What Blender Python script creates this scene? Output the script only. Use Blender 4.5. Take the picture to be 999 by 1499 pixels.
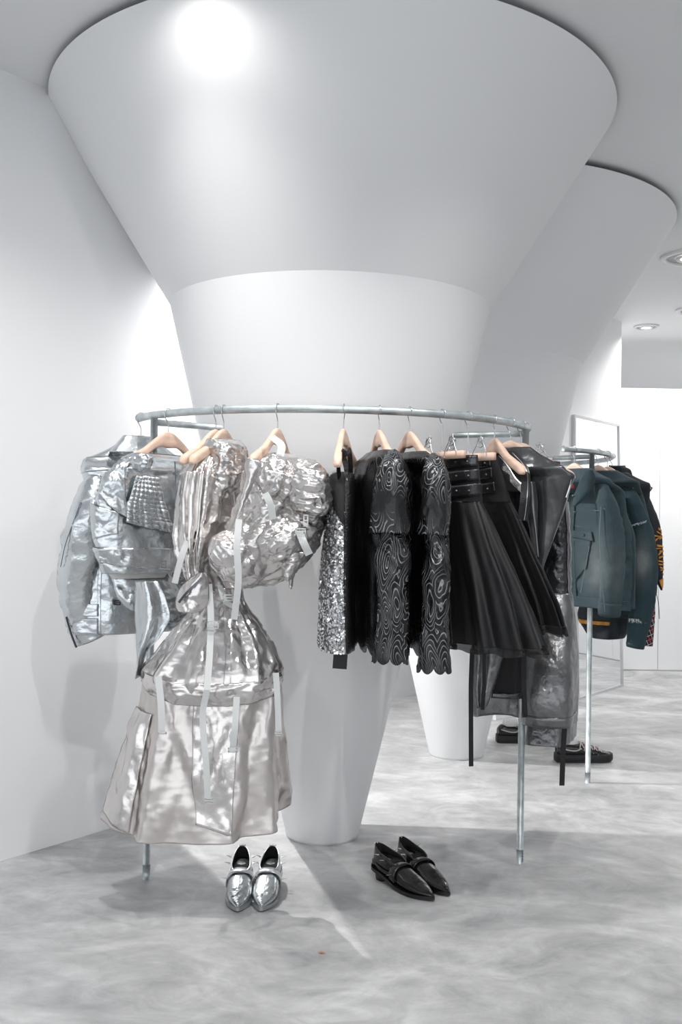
import bpy, math, random
import numpy as np
from mathutils import Vector, Matrix

for o in list(bpy.data.objects):
    bpy.data.objects.remove(o, do_unlink=True)
SC = bpy.context.scene
COL = SC.collection
R = math.radians

# ---------------------------------------------------------------- camera
EYE = 1.32
cam_data = bpy.data.cameras.new('camera')
cam_data.sensor_fit = 'HORIZONTAL'
cam_data.sensor_width = 24.0
cam_data.lens = 1440.5 * 24.0 / 999.0
cam_data.clip_start = 0.05
cam = bpy.data.objects.new('camera', cam_data)
COL.objects.link(cam)
PITCH, ROLL = 0.0096, 0.0157
fwd = Vector((0, math.cos(PITCH), math.sin(PITCH)))
up0 = Vector((0, -math.sin(PITCH), math.cos(PITCH)))
right = Vector((1, 0, 0)) * math.cos(ROLL) + up0 * math.sin(ROLL)
up = up0 * math.cos(ROLL) - Vector((1, 0, 0)) * math.sin(ROLL)
m = Matrix((right, up, -fwd)).transposed().to_4x4()
m.translation = (0, 0, EYE)
cam.matrix_world = m
SC.camera = cam

# ---------------------------------------------------------------- world, exposure
world = bpy.data.worlds.new('world')
SC.world = world
world.use_nodes = True
bgn = world.node_tree.nodes['Background']
bgn.inputs[0].default_value = (0.93, 0.965, 1.0, 1)
bgn.inputs[1].default_value = 1.2
SC.view_settings.view_transform = 'Standard'
SC.view_settings.look = 'None'
SC.view_settings.gamma = 1.0
SC.view_settings.use_curve_mapping = False
SC.view_settings.exposure = 0.56

CEIL = 3.02
# ceiling spot lamps, a few of them added for light: (x, y, z, aim x, aim y, watts, cone degrees, blend, in-view fixture radius)
SPOTS = [
    (-0.51, 2.93, 2.985, -0.54, 3.30, 6.5, 165, 0.8, 0.05),  # second fixture for the next lamp, added to make the column's hot spot
    (-0.66, 2.82, 2.985, -0.72, 3.02, 60, 122, 1.0, 0.07),
    (0.15, 1.30, 2.985, 0.10, 1.9, 62, 125, 0.8, 0.07),  # unseen lamp added overhead to brighten the front floor and garments
    (0.95, 2.55, 2.985, 0.80, 3.0, 45, 115, 0.7, 0.07),
    (-1.20, 5.10, 2.985, -0.30, 3.9, 230, 150, 0.5, 0.07),
    (2.3, 4.3, 2.985, 2.2, 4.5, 34, 125, 0.7, 0.07),
    (2.19, 6.17, 2.985, 2.1, 6.3, 26, 130, 0.7, 0.17),
    (2.80, 7.68, 2.985, 2.9, 7.9, 26, 140, 0.7, 0.17),
    (2.57, 8.34, 2.985, 2.9, 8.6, 55, 165, 0.7, 0.09),
    (4.6, 7.9, 2.985, 4.6, 8.2, 90, 160, 0.7, 0.17),  # unseen lamp added to brighten the right side that the mirror reflects
    (4.3, 10.6, 2.985, 4.2, 10.7, 190, 168, 0.7, 0.17),  # unseen lamp added to brighten the zone beyond the back partition
]

# ---------------------------------------------------------------- helpers
def link(o):
    COL.objects.link(o)
    return o

def props(o, label=None, cat=None, group=None, kind=None):
    if label: o['label'] = label
    if cat: o['category'] = cat
    if group: o['group'] = group
    if kind: o['kind'] = kind
    return o

def root(name, loc, label=None, cat=None, group=None, kind=None, rz=0.0):
    o = link(bpy.data.objects.new(name, None))
    o.location = loc
    o.rotation_euler = (0, 0, rz)
    o.empty_display_size = 0.05
    return props(o, label, cat, group, kind)

def mesh_obj(name, V, F, mat, parent=None, smooth=True, solid=0.0, local=False, bevel=0.0, subsurf=0):
    """V in world metres (or in the parent's own space when local) -> one mesh object"""
    V = np.asarray(V, float)
    if parent is not None and not local:
        V = V - np.array(parent['origin'] if 'origin' in parent.keys() else parent.location)
    me = bpy.data.meshes.new(name)
    me.from_pydata(V.tolist(), [], [tuple(int(i) for i in f) for f in F])
    me.update()
    if smooth:
        me.polygons.foreach_set('use_smooth', [True] * len(me.polygons))
    if mat: me.materials.append(mat)
    o = link(bpy.data.objects.new(name, me))
    if parent is not None: o.parent = parent
    if bevel:
        b = o.modifiers.new('bevel', 'BEVEL'); b.width = bevel; b.segments = 2; b.limit_method = 'ANGLE'
    if solid:
        s = o.modifiers.new('thickness', 'SOLIDIFY'); s.thickness = solid; s.offset = 0.0
    if subsurf:
        s = o.modifiers.new('smooth', 'SUBSURF'); s.levels = subsurf; s.render_levels = subsurf
    return o

def sub(name, V, F, mat, part, rootobj, **k):
    """sub-part: child of a part whose mesh shares the root's origin"""
    o = mesh_obj(name, V, F, mat, None, **k) if False else None
    V = np.asarray(V, float) - np.array(rootobj.location)
    o = mesh_obj(name, V, F, mat, None, **k)
    o.parent = part
    return o

# --- numpy gradient noise
_rng = np.random.RandomState(7)
_perm = _rng.permutation(256); _perm = np.concatenate([_perm, _perm, _perm])
_grad = _rng.normal(size=(256, 3)); _grad /= np.linalg.norm(_grad, axis=1)[:, None]
def noise3(P):
    P = np.asarray(P, float); sh = P.shape[:-1]; P = P.reshape(-1, 3)
    i = np.floor(P).astype(int); f = P - i; i = i & 255
    w = f * f * f * (f * (f * 6 - 15) + 10)
    out = 0
    for dx in (0, 1):
        for dy in (0, 1):
            for dz in (0, 1):
                h = _perm[_perm[_perm[(i[:, 0] + dx) & 255] + ((i[:, 1] + dy) & 255)] + ((i[:, 2] + dz) & 255)]
                g = _grad[h]; d = f - np.array([dx, dy, dz])
                wt = (w[:, 0] if dx else 1 - w[:, 0]) * (w[:, 1] if dy else 1 - w[:, 1]) * (w[:, 2] if dz else 1 - w[:, 2])
                out = out + wt * (g * d).sum(1)
    return out.reshape(sh)
def ridged(P, octv=3):
    t = 0; amp = 1.0; s = 0
    for k in range(octv):
        t = t + amp * (1 - 2.2 * np.abs(noise3(P * (1.9 ** k) + 17.3 * k))); s += amp; amp *= 0.5
    return t / s
def fbm(P, octv=3):
    t = 0; amp = 1.0; s = 0
    for k in range(octv):
        t = t + amp * noise3(P * (2.0 ** k) + 9.1 * k); s += amp; amp *= 0.5
    return t / s

def crom(K, n, zuniform=False):
    """smooth interpolation of key rows to n rows (monotone in parameter)"""
    K = np.asarray(K, float); m_ = len(K)
    if zuniform:
        z = K[:, 0]; par = (z[0] - z) / (z[0] - z[-1])
    else:
        par = np.linspace(0, 1, m_)
    t = np.linspace(0, 1, n)
    D = np.zeros_like(K)
    h = np.diff(par)[:, None]; s = np.diff(K, axis=0) / h
    D[0] = s[0]; D[-1] = s[-1]
    for k in range(1, m_ - 1):
        a, b = s[k - 1], s[k]
        with np.errstate(divide='ignore', invalid='ignore'):
            hm = np.where(a * b > 0, 2 * a * b / (a + b), 0)
        D[k] = hm if zuniform else (a + b) / 2
    j = np.clip(np.searchsorted(par, t, side='right') - 1, 0, m_ - 2)
    hh = (par[j + 1] - par[j])[:, None]; x = ((t - par[j])[:, None]) / hh
    return ((2*x**3-3*x**2+1)*K[j] + (x**3-2*x**2+x)*hh*D[j] + (-2*x**3+3*x**2)*K[j+1] + (x**3-x**2)*hh*D[j+1])

def gridfaces(nv, nu, closed):
    F = []
    for r in range(nv - 1):
        for c in range(nu if closed else nu - 1):
            c2 = (c + 1) % nu
            F.append((r * nu + c, r * nu + c2, (r + 1) * nu + c2, (r + 1) * nu + c))
    return F

def gnormals(G, closed):
    if closed:
        du = np.roll(G, -1, 1) - np.roll(G, 1, 1)
    else:
        du = np.gradient(G, axis=1)
    dv = np.gradient(G, axis=0)
    N = np.cross(dv, du)
    l = np.linalg.norm(N, axis=2, keepdims=True); l[l < 1e-9] = 1
    return N / l

def crumple(G, closed, amp, scale, stretch=(1, 1, 1), seed=0, octv=3, ridge=True, fade=None):
    """push a grid of points along its normals by fractal noise"""
    N = gnormals(G, closed)
    st = np.array(stretch, float)
    P = (G @ st.T if st.ndim == 2 else G * st) * scale + seed * 3.71
    P = P + 0.6 * np.stack([noise3(P + 31), noise3(P + 57), noise3(P + 83)], -1)
    d = ridged(P, octv) if ridge else fbm(P, octv) * 1.6
    d = d - d.mean()
    if fade is not None: d = d * fade
    return G + N * (d * amp)[..., None]

def aniso(d, k):
    """noise stretch: features run long in direction d"""
    d = np.array(d, float); d /= np.linalg.norm(d)
    return np.eye(3) - (1 - k) * np.outer(d, d)

class Body:
    """a lofted, closed garment surface; grid kept so that bands, pockets and plackets can be cut on it"""
    def __init__(s, rows, a, nu=88, nv=90, power=0.85, folds=None, crum=None, hemwave=None, seed=0):
        K = crom(rows, nv, True)
        th = np.linspace(0, 2 * np.pi, nu, endpoint=False)
        c, si = np.cos(th), np.sin(th)
        cu = np.sign(c) * np.abs(c) ** power; sv = np.sign(si) * np.abs(si) ** power
        t = np.linspace(0, 1, nv)[:, None]
        f = np.ones((nv, nu)); fz = np.zeros((nv, nu))
        if folds:
            n, a0, a1, ex = folds
            ph = seed * 1.3 + 0.9 * noise3(np.stack([np.repeat(t, nu, 1) * 2.0, np.repeat(np.cos(th)[None], nv, 0), np.repeat(np.sin(th)[None], nv, 0)], -1) + seed)
            am = (a0 + (a1 - a0) * t ** ex)
            wv = np.cos(n * th[None] + ph * 2) * 0.65 + np.cos((n * 1.7 // 1) * th[None] + 2.1 + ph * 3) * 0.35
            f = f + am * wv
        u = K[:, 3:4] * cu[None] * f; v = K[:, 4:5] * sv[None] * f
        ca, sa = math.cos(R(a)), math.sin(R(a))
        X = K[:, 1:2] + u * ca - v * sa
        Y = K[:, 2:3] + u * sa + v * ca
        Z = np.repeat(K[:, 0:1], nu, 1)
        if hemwave:
            n, amp, kind = hemwave
            w = np.abs(np.sin(n * th / 2)) if kind == 'scallop' else np.cos(n * th + seed)
            Z = Z - amp * w[None] * np.clip((t - 0.75) / 0.25, 0, 1) ** 1.5
        G = np.stack([X, Y, Z], -1)
        if crum:
            for k, (amp, scale, st) in enumerate(crum):
                G = crumple(G, True, amp, scale, st, seed + k, fade=np.clip(t * 6, 0.25, 1))
        s.G = G; s.nu = nu; s.nv = nv; s.closed = True
    def obj(s, name, mat, parent, solid=0.0025):
        return mesh_obj(name, s.G.reshape(-1, 3), gridfaces(s.nv, s.nu, s.closed), mat, parent, solid=solid)
    def sample(s, S, T):
        """S: 0 left edge, .5 front, 1 right edge, up to 2 round the back; T: 0 top, 1 hem"""
        if s.closed:
            c = (0.5 + np.asarray(S) / 2.0) % 1.0 * s.nu
        else:
            c = np.clip(np.asarray(S), 0, 1) * (s.nu - 1)
        r = np.clip(np.asarray(T), 0, 1) * (s.nv - 1)
        c0 = np.floor(c).astype(int); r0 = np.clip(np.floor(r).astype(int), 0, s.nv - 2)
        fc = (c - c0)[..., None]; fr = (r - r0)[..., None]
        if s.closed: c1 = (c0 + 1) % s.nu; c0 = c0 % s.nu
        else: c0 = np.clip(c0, 0, s.nu - 2); c1 = c0 + 1; fc = np.clip((c - c0), 0, 1)[..., None]
        N = gnormals(s.G, s.closed)
        def bl(A): return (A[r0, c0] * (1-fc) + A[r0, c1] * fc) * (1-fr) + (A[r0+1, c0] * (1-fc) + A[r0+1, c1] * fc) * fr
        return bl(s.G), bl(N)
    def patch(s, name, mat, parent, q, off=0.004, n=(14, 14), solid=0.003, cr=None, bulge=0.0, kids=None, flip=1):
        """q: four (s,t) corners: top-left, top-right, bottom-right, bottom-left"""
        q = np.array(q, float)
        a = np.linspace(0, 1, n[0])[None, :, None]; b = np.linspace(0, 1, n[1])[:, None, None]
        ST = (q[0]*(1-a)+q[1]*a)*(1-b) + (q[3]*(1-a)+q[2]*a)*b
        P, N = s.sample(ST[..., 0], ST[..., 1])
        sgn = flip * s.outward()
        h = off + bulge * np.sin(np.pi * a) * np.sin(np.pi * b)
        P = P + N * (h * sgn)
        if cr: P = crumple(P, False, cr[0], cr[1], seed=5)
        return mesh_obj(name, P.reshape(-1, 3), gridfaces(n[1], n[0], False), mat, parent, solid=solid)
    def outward(s):
        if not s.closed: return getattr(s, 'osign', 1)
        N = gnormals(s.G, True); c = s.G.mean(axis=1, keepdims=True)
        return 1.0 if ((s.G - c) * N).sum() > 0 else -1.0

class Sheet(Body):
    """an open draped panel from rows (z, xl, yl, xr, yr)"""
    def __init__(s, rows, nu=40, nv=60, bulge=0.0, folds=None, crum=None, seed=0, hem=None):
        K = crom(rows, nv, True)
        x = np.linspace(0, 1, nu)[None]; t = np.linspace(0, 1, nv)[:, None]
        X = K[:, 1:2] * (1 - x) + K[:, 3:4] * x
        Y = K[:, 2:3] * (1 - x) + K[:, 4:5] * x - bulge * np.sin(np.pi * x)
        Z = np.repeat(K[:, 0:1], nu, 1)
        if folds:
            n, a0, a1 = folds
            ph = 1.2 * noise3(np.stack([x + 0 * t, t * 1.5 + 0 * x, 0 * x + 0 * t + seed], -1))
            Y = Y + (a0 + (a1 - a0) * t) * (np.sin(n * np.pi * 2 * x + ph * 3 + seed) + 0.4 * np.sin(n * 3.7 * np.pi * x + seed * 2))
        if hem:
            Z = Z - hem(x, t)
        G = np.stack([X, Y, Z], -1)
        if crum:
            for k, (amp, scale, st) in enumerate(crum):
                G = crumple(G, False, amp, scale, st, seed + k)
        s.G = G; s.nu = nu; s.nv = nv; s.closed = False
        N = gnormals(G, False); s.osign = 1.0 if N[..., 1].mean() < 0 else -1.0

def tube_grid(path, rad, nu=28, nv=60, hint=(0, 1, 0), crum=None, seed=0, power=1.0):
    """sleeve-like tube; rad rows (half-width, half-depth) along the path, hint = depth direction"""
    P = crom(path, nv); rr = crom(rad, nv)
    T = np.gradient(P, axis=0); T /= np.linalg.norm(T, axis=1)[:, None]
    H = np.array(hint, float)
    U = np.cross(T, H); U /= np.linalg.norm(U, axis=1)[:, None]
    V = np.cross(U, T)
    th = np.linspace(0, 2 * np.pi, nu, endpoint=False)
    c, s_ = np.cos(th), np.sin(th)
    if power != 1.0:
        c = np.sign(c) * abs(c) ** power; s_ = np.sign(s_) * abs(s_) ** power
    G = P[:, None] + U[:, None] * (rr[:, :1] * c[None])[..., None] + V[:, None] * (rr[:, 1:] * s_[None])[..., None]
    if crum:
        for k, (amp, scale, st) in enumerate(crum):
            G = crumple(G, True, amp, scale, st, seed + k)
    return G

class Tube(Body):
    def __init__(s, path, rad, nu=36, nv=60, **k):
        s.G = tube_grid(path, rad, nu, nv, **k); s.nu = nu; s.nv = nv; s.closed = True

def tube_mesh(path, r, n=10, nv=None, caps=True, smooth_path=True):
    """wire or pipe of radius r: returns V, F"""
    P = np.asarray(path, float)
    if smooth_path and len(P) > 2: P = crom(P, nv or len(P) * 6)
    T = np.gradient(P, axis=0); T /= np.maximum(np.linalg.norm(T, axis=1)[:, None], 1e-9)
    h = np.array([0.0, 0, 1]) if abs(T[0][2]) < 0.9 else np.array([1.0, 0, 0])
    U = np.cross(T[0], h); U /= np.linalg.norm(U)
    V = []
    for k in range(len(P)):
        U = U - T[k] * np.dot(U, T[k]); U /= np.linalg.norm(U)
        W_ = np.cross(T[k], U)
        rk = r[min(k, len(r) - 1)] if hasattr(r, '__len__') else r
        for j in range(n):
            a = 2 * np.pi * j / n
            V.append(P[k] + (U * np.cos(a) + W_ * np.sin(a)) * rk)
    F = gridfaces(len(P), n, True)
    if caps:
        F.append(tuple(range(n))); F.append(tuple((len(P) - 1) * n + j for j in range(n))[::-1])
    return np.array(V), F

def strip_mesh(path, width, side, nv=None, twist=0.0, cross=3):
    """webbing ribbon along a path; side = width direction"""
    P = crom(path, nv or max(8, len(path) * 8))
    s_ = np.array(side, float); s_ /= np.linalg.norm(s_)
    T = np.gradient(P, axis=0); T /= np.linalg.norm(T, axis=1)[:, None]
    G = []
    for k in range(len(P)):
        d = s_ - T[k] * np.dot(s_, T[k]); d /= np.linalg.norm(d)
        if twist:
            b = np.cross(T[k], d); a = twist * math.sin(k / len(P) * 5.0)
            d = d * math.cos(a) + b * math.sin(a)
        w = width[0] + (width[1] - width[0]) * k / (len(P) - 1) if hasattr(width, '__len__') else width
        G.append([P[k] + d * w * x for x in np.linspace(-.5, .5, cross)])
    G = np.array(G)
    return G.reshape(-1, 3), gridfaces(len(P), cross, False)

def box_mesh(c, size, rz=0.0, rx=0.0, ry=0.0):
    sx, sy, sz = [x / 2 for x in size]
    V = np.array([(x, y, z) for x in (-sx, sx) for y in (-sy, sy) for z in (-sz, sz)])
    M = Matrix.Rotation(rz, 3, 'Z') @ Matrix.Rotation(ry, 3, 'Y') @ Matrix.Rotation(rx, 3, 'X')
    V = V @ np.array(M).T + np.array(c)
    F = [(0, 1, 3, 2), (4, 6, 7, 5), (0, 4, 5, 1), (2, 3, 7, 6), (0, 2, 6, 4), (1, 5, 7, 3)]
    return V, F

def join(*vf):
    V = []; F = []; n = 0
    for v, f in vf:
        V.append(np.asarray(v)); F += [tuple(i + n for i in q) for q in f]; n += len(v)
    return np.concatenate(V), F

def lathe(prof, n=96, c=(0, 0), a0=0.0, a1=2 * np.pi):
    full = abs(a1 - a0 - 2 * np.pi) < 1e-6
    th = np.linspace(a0, a1, n, endpoint=not full)
    V = [(c[0] + r * math.cos(a), c[1] + r * math.sin(a), z) for r, z in prof for a in th]
    return np.array(V), gridfaces(len(prof), n, full)

# ---------------------------------------------------------------- materials
MATS = {}
def mat(name, col, rough=0.5, metal=0.0, bump=0.0, bscale=40.0, bstretch=(1, 1, 1), vary=0.0, vscale=4.0, alpha=1.0, spec=0.5, sheen=0.0, coat=0.0, detail=4.0, emit=0.0, bdist=0.01):
    M = bpy.data.materials.new(name); M.use_nodes = True
    nt = M.node_tree; b = nt.nodes['Principled BSDF']
    b.inputs['Base Color'].default_value = (*col, 1)
    b.inputs['Roughness'].default_value = rough
    b.inputs['Metallic'].default_value = metal
    b.inputs['Specular IOR Level'].default_value = spec
    if sheen: b.inputs['Sheen Weight'].default_value = sheen
    if coat: b.inputs['Coat Weight'].default_value = coat
    if alpha < 1: b.inputs['Alpha'].default_value = alpha
    if emit:
        b.inputs['Emission Color'].default_value = (*col, 1); b.inputs['Emission Strength'].default_value = emit
    tc = nt.nodes.new('ShaderNodeTexCoord'); mp = nt.nodes.new('ShaderNodeMapping')
    mp.inputs['Scale'].default_value = bstretch
    nt.links.new(tc.outputs['Object'], mp.inputs[0])
    if bump:
        n = nt.nodes.new('ShaderNodeTexNoise'); n.inputs['Scale'].default_value = bscale; n.inputs['Detail'].default_value = detail
        nt.links.new(mp.outputs[0], n.inputs['Vector'])
        bp = nt.nodes.new('ShaderNodeBump'); bp.inputs['Strength'].default_value = bump; bp.inputs['Distance'].default_value = bdist
        nt.links.new(n.outputs[0], bp.inputs['Height']); nt.links.new(bp.outputs[0], b.inputs['Normal'])
    if vary:
        n2 = nt.nodes.new('ShaderNodeTexNoise'); n2.inputs['Scale'].default_value = vscale; n2.inputs['Detail'].default_value = 5
        nt.links.new(mp.outputs[0], n2.inputs['Vector'])
        rp = nt.nodes.new('ShaderNodeValToRGB')
        rp.color_ramp.elements[0].position = 0.32; rp.color_ramp.elements[1].position = 0.68
        rp.color_ramp.elements[0].color = (*[c * (1 - vary) for c in col], 1)
        rp.color_ramp.elements[1].color = (*[min(1, c * (1 + vary * 0.6)) for c in col], 1)
        nt.links.new(n2.outputs[0], rp.inputs[0]); nt.links.new(rp.outputs[0], b.inputs['Base Color'])
    MATS[name] = M
    return M

PLASTER = mat('white_plaster', (0.83, 0.835, 0.845), 0.6, bump=0.02, bscale=60)
CEILM = mat('white_ceiling_paint', (0.80, 0.81, 0.825), 0.7)
WALLM = mat('white_wall_paint', (0.84, 0.845, 0.855), 0.65, bump=0.015, bscale=80)
GAPM = mat('painted_gap_shade', (0.10, 0.11, 0.12), 0.8)  # near-black colour paints in the shade of the gap below the ceiling
STEEL = mat('galvanised_steel', (0.60, 0.655, 0.67), 0.42, 0.8, vary=0.25, vscale=18, bump=0.05, bscale=60)
WIRE = mat('chrome_wire', (0.55, 0.56, 0.58), 0.22, 1.0)
WOOD = mat('pale_beech_wood', (0.74, 0.525, 0.41), 0.45, vary=0.14, vscale=9, bstretch=(1, 1, 6))
SILVER = mat('silver_foil_leather', (0.64, 0.675, 0.695), 0.24, 0.95, bump=0.22, bscale=55, vary=0.16, vscale=7)
CHAMP = mat('champagne_foil_fabric', (0.70, 0.672, 0.657), 0.23, 0.94, bump=0.12, bscale=40, vary=0.16, vscale=8)
BAGM = mat('crumpled_silver_fabric', (0.69, 0.665, 0.652), 0.25, 0.93, bump=0.2, bscale=38, vary=0.2, vscale=11)
WEB = mat('pale_grey_webbing', (0.58, 0.59, 0.59), 0.5, 0.1, bump=0.1, bscale=200)
WHITECL = mat('off_white_lining', (0.74, 0.72, 0.70), 0.8)
BLACKCL = mat('black_cloth', (0.008, 0.008, 0.009), 0.85, bump=0.2, bscale=300)
BLACKLE = mat('black_leather', (0.012, 0.012, 0.014), 0.3, bump=0.25, bscale=60)
BLACKTAPE = mat('black_webbing_tape', (0.006, 0.006, 0.007), 0.7)
PEWTER = mat('pewter_leather', (0.11, 0.113, 0.117), 0.22, 0.7, bump=0.12, bscale=30, vary=0.3, vscale=5)
PEWTERG = mat('grey_metallic_cloth', (0.20, 0.203, 0.208), 0.30, 0.8, bump=0.35, bscale=46, vary=0.35, vscale=9)
FOILBLK = mat('black_foil_cloth', (0.075, 0.078, 0.082), 0.2, 0.8, bump=0.5, bscale=30, vary=0.5, vscale=9)
DENIM1 = mat('washed_denim', (0.070, 0.108, 0.125), 0.85, bump=0.25, bscale=260, vary=0.6, vscale=8, sheen=0.15)
DENIM2 = mat('dark_teal_denim', (0.011, 0.033, 0.042), 0.85, bump=0.25, bscale=260, vary=0.5, vscale=6, sheen=0.1)
DENIMFADE = mat('faded_denim', (0.14, 0.17, 0.18), 0.85, bump=0.2, bscale=200, vary=0.5, vscale=9)
DARKJK = mat('dark_navy_twill', (0.010, 0.016, 0.020), 0.8, bump=0.2, bscale=200)
SEAM = mat('denim_topstitch', (0.14, 0.19, 0.20), 0.9)
FRAY = mat('frayed_white_thread', (0.45, 0.5, 0.5), 0.9)
ORANGE = mat('orange_embroidery', (0.62, 0.26, 0.035), 0.7, bump=0.4, bscale=150, vary=0.35, vscale=30)
RED = mat('red_label', (0.45, 0.04, 0.05), 0.7)
METALBTN = mat('gunmetal_button', (0.12, 0.13, 0.14), 0.3, 0.9)
SHOESIL = mat('silver_boot_leather', (0.60, 0.63, 0.65), 0.2, 0.95, bump=0.2, bscale=70, vary=0.3, vscale=40)
SHOESTRAP = mat('pale_silver_strap', (0.70, 0.71, 0.72), 0.3, 0.85, bump=0.15, bscale=60)
SHOEBLK = mat('black_boot_leather', (0.010, 0.010, 0.011), 0.2, bump=0.12, bscale=50)
RUBBER = mat('black_rubber', (0.010, 0.010, 0.011), 0.6)
INSIDE = mat('black_shoe_lining', (0.006, 0.006, 0.006), 0.9)
SOLESIL = mat('silver_sole_edge', (0.36, 0.38, 0.39), 0.4, 0.6)
SPIKE = mat('polished_spike', (0.75, 0.72, 0.72), 0.15, 1.0)
LACE_CH = mat('pale_lace_cord', (0.50, 0.45, 0.43), 0.6)
SOCK = mat('white_sock', (0.8, 0.8, 0.8), 0.8)
MFRAME = mat('brushed_aluminium_frame', (0.62, 0.63, 0.64), 0.3, 0.8)
LAMPRING = mat('white_lamp_ring', (0.78, 0.78, 0.78), 0.5)
LAMPGREY = mat('grey_lamp_baffle', (0.35, 0.36, 0.37), 0.5)
LENS = mat('lamp_lens', (1.0, 0.99, 0.97), 0.3, emit=6.0)
TAGM = mat('black_card', (0.012, 0.012, 0.013), 0.55)
LEAF = mat('dry_orange_leaf', (0.55, 0.25, 0.13), 0.8)
INK = mat('dark_print', (0.03, 0.03, 0.035), 0.7)

MIRROR = mat('mirror_glass', (0.90, 0.91, 0.92), 0.01, 1.0)
SEQ = mat('silver_sequin', (0.72, 0.73, 0.74), 0.2, 1.0)
SEQBASE = mat('sequin_backing', (0.22, 0.22, 0.225), 0.6, 0.3)
SEQBLK = mat('black_sequin', (0.02, 0.02, 0.022), 0.25, 0.6, bump=0.6, bscale=140)

def add(nt, t, **kw):
    n = nt.nodes.new(t)
    for k, v in kw.items(): setattr(n, k, v)
    return n

def floor_material():
    M = bpy.data.materials.new('polished_concrete'); M.use_nodes = True
    nt = M.node_tree; b = nt.nodes['Principled BSDF']
    tc = add(nt, 'ShaderNodeTexCoord')
    mp = add(nt, 'ShaderNodeMapping'); mp.inputs['Rotation'].default_value = (0, 0, 0.6); mp.inputs['Scale'].default_value = (1, 1.35, 1)
    nt.links.new(tc.outputs['Object'], mp.inputs[0])
    def nz(scale, detail, dist, rough=0.55):
        n = add(nt, 'ShaderNodeTexNoise'); n.inputs['Scale'].default_value = scale; n.inputs['Detail'].default_value = detail
        n.inputs['Distortion'].default_value = dist; n.inputs['Roughness'].default_value = rough
        nt.links.new(mp.outputs[0], n.inputs['Vector']); return n
    def mathn(op, a, bb):
        n = add(nt, 'ShaderNodeMath', operation=op)
        for i, v in enumerate((a, bb)):
            if isinstance(v, (int, float)): n.inputs[i].default_value = v
            else: nt.links.new(v, n.inputs[i])
        return n.outputs[0]
    n1 = nz(1.5, 7, 1.2, .6); n2 = nz(5.0, 6, 1.6, .62); n3 = nz(26, 4, 0.5, 0.7)
    mix = mathn('ADD', mathn('MULTIPLY', n1.outputs[0], 0.62), mathn('ADD', mathn('MULTIPLY', n2.outputs[0], 0.30), mathn('MULTIPLY', n3.outputs[0], 0.08)))
    rp = add(nt, 'ShaderNodeValToRGB')
    e = rp.color_ramp.elements
    e[0].position = 0.34; e[0].color = (0.26, 0.262, 0.267, 1)
    e[1].position = 0.66; e[1].color = (0.69, 0.69, 0.692, 1)
    k = e.new(0.5); k.color = (0.455, 0.457, 0.461, 1)
    nt.links.new(mix, rp.inputs[0]); nt.links.new(rp.outputs[0], b.inputs['Base Color'])
    b.inputs['Roughness'].default_value = 0.42
    b.inputs['Specular IOR Level'].default_value = 0.4
    return M
FLOORM = floor_material()

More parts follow.
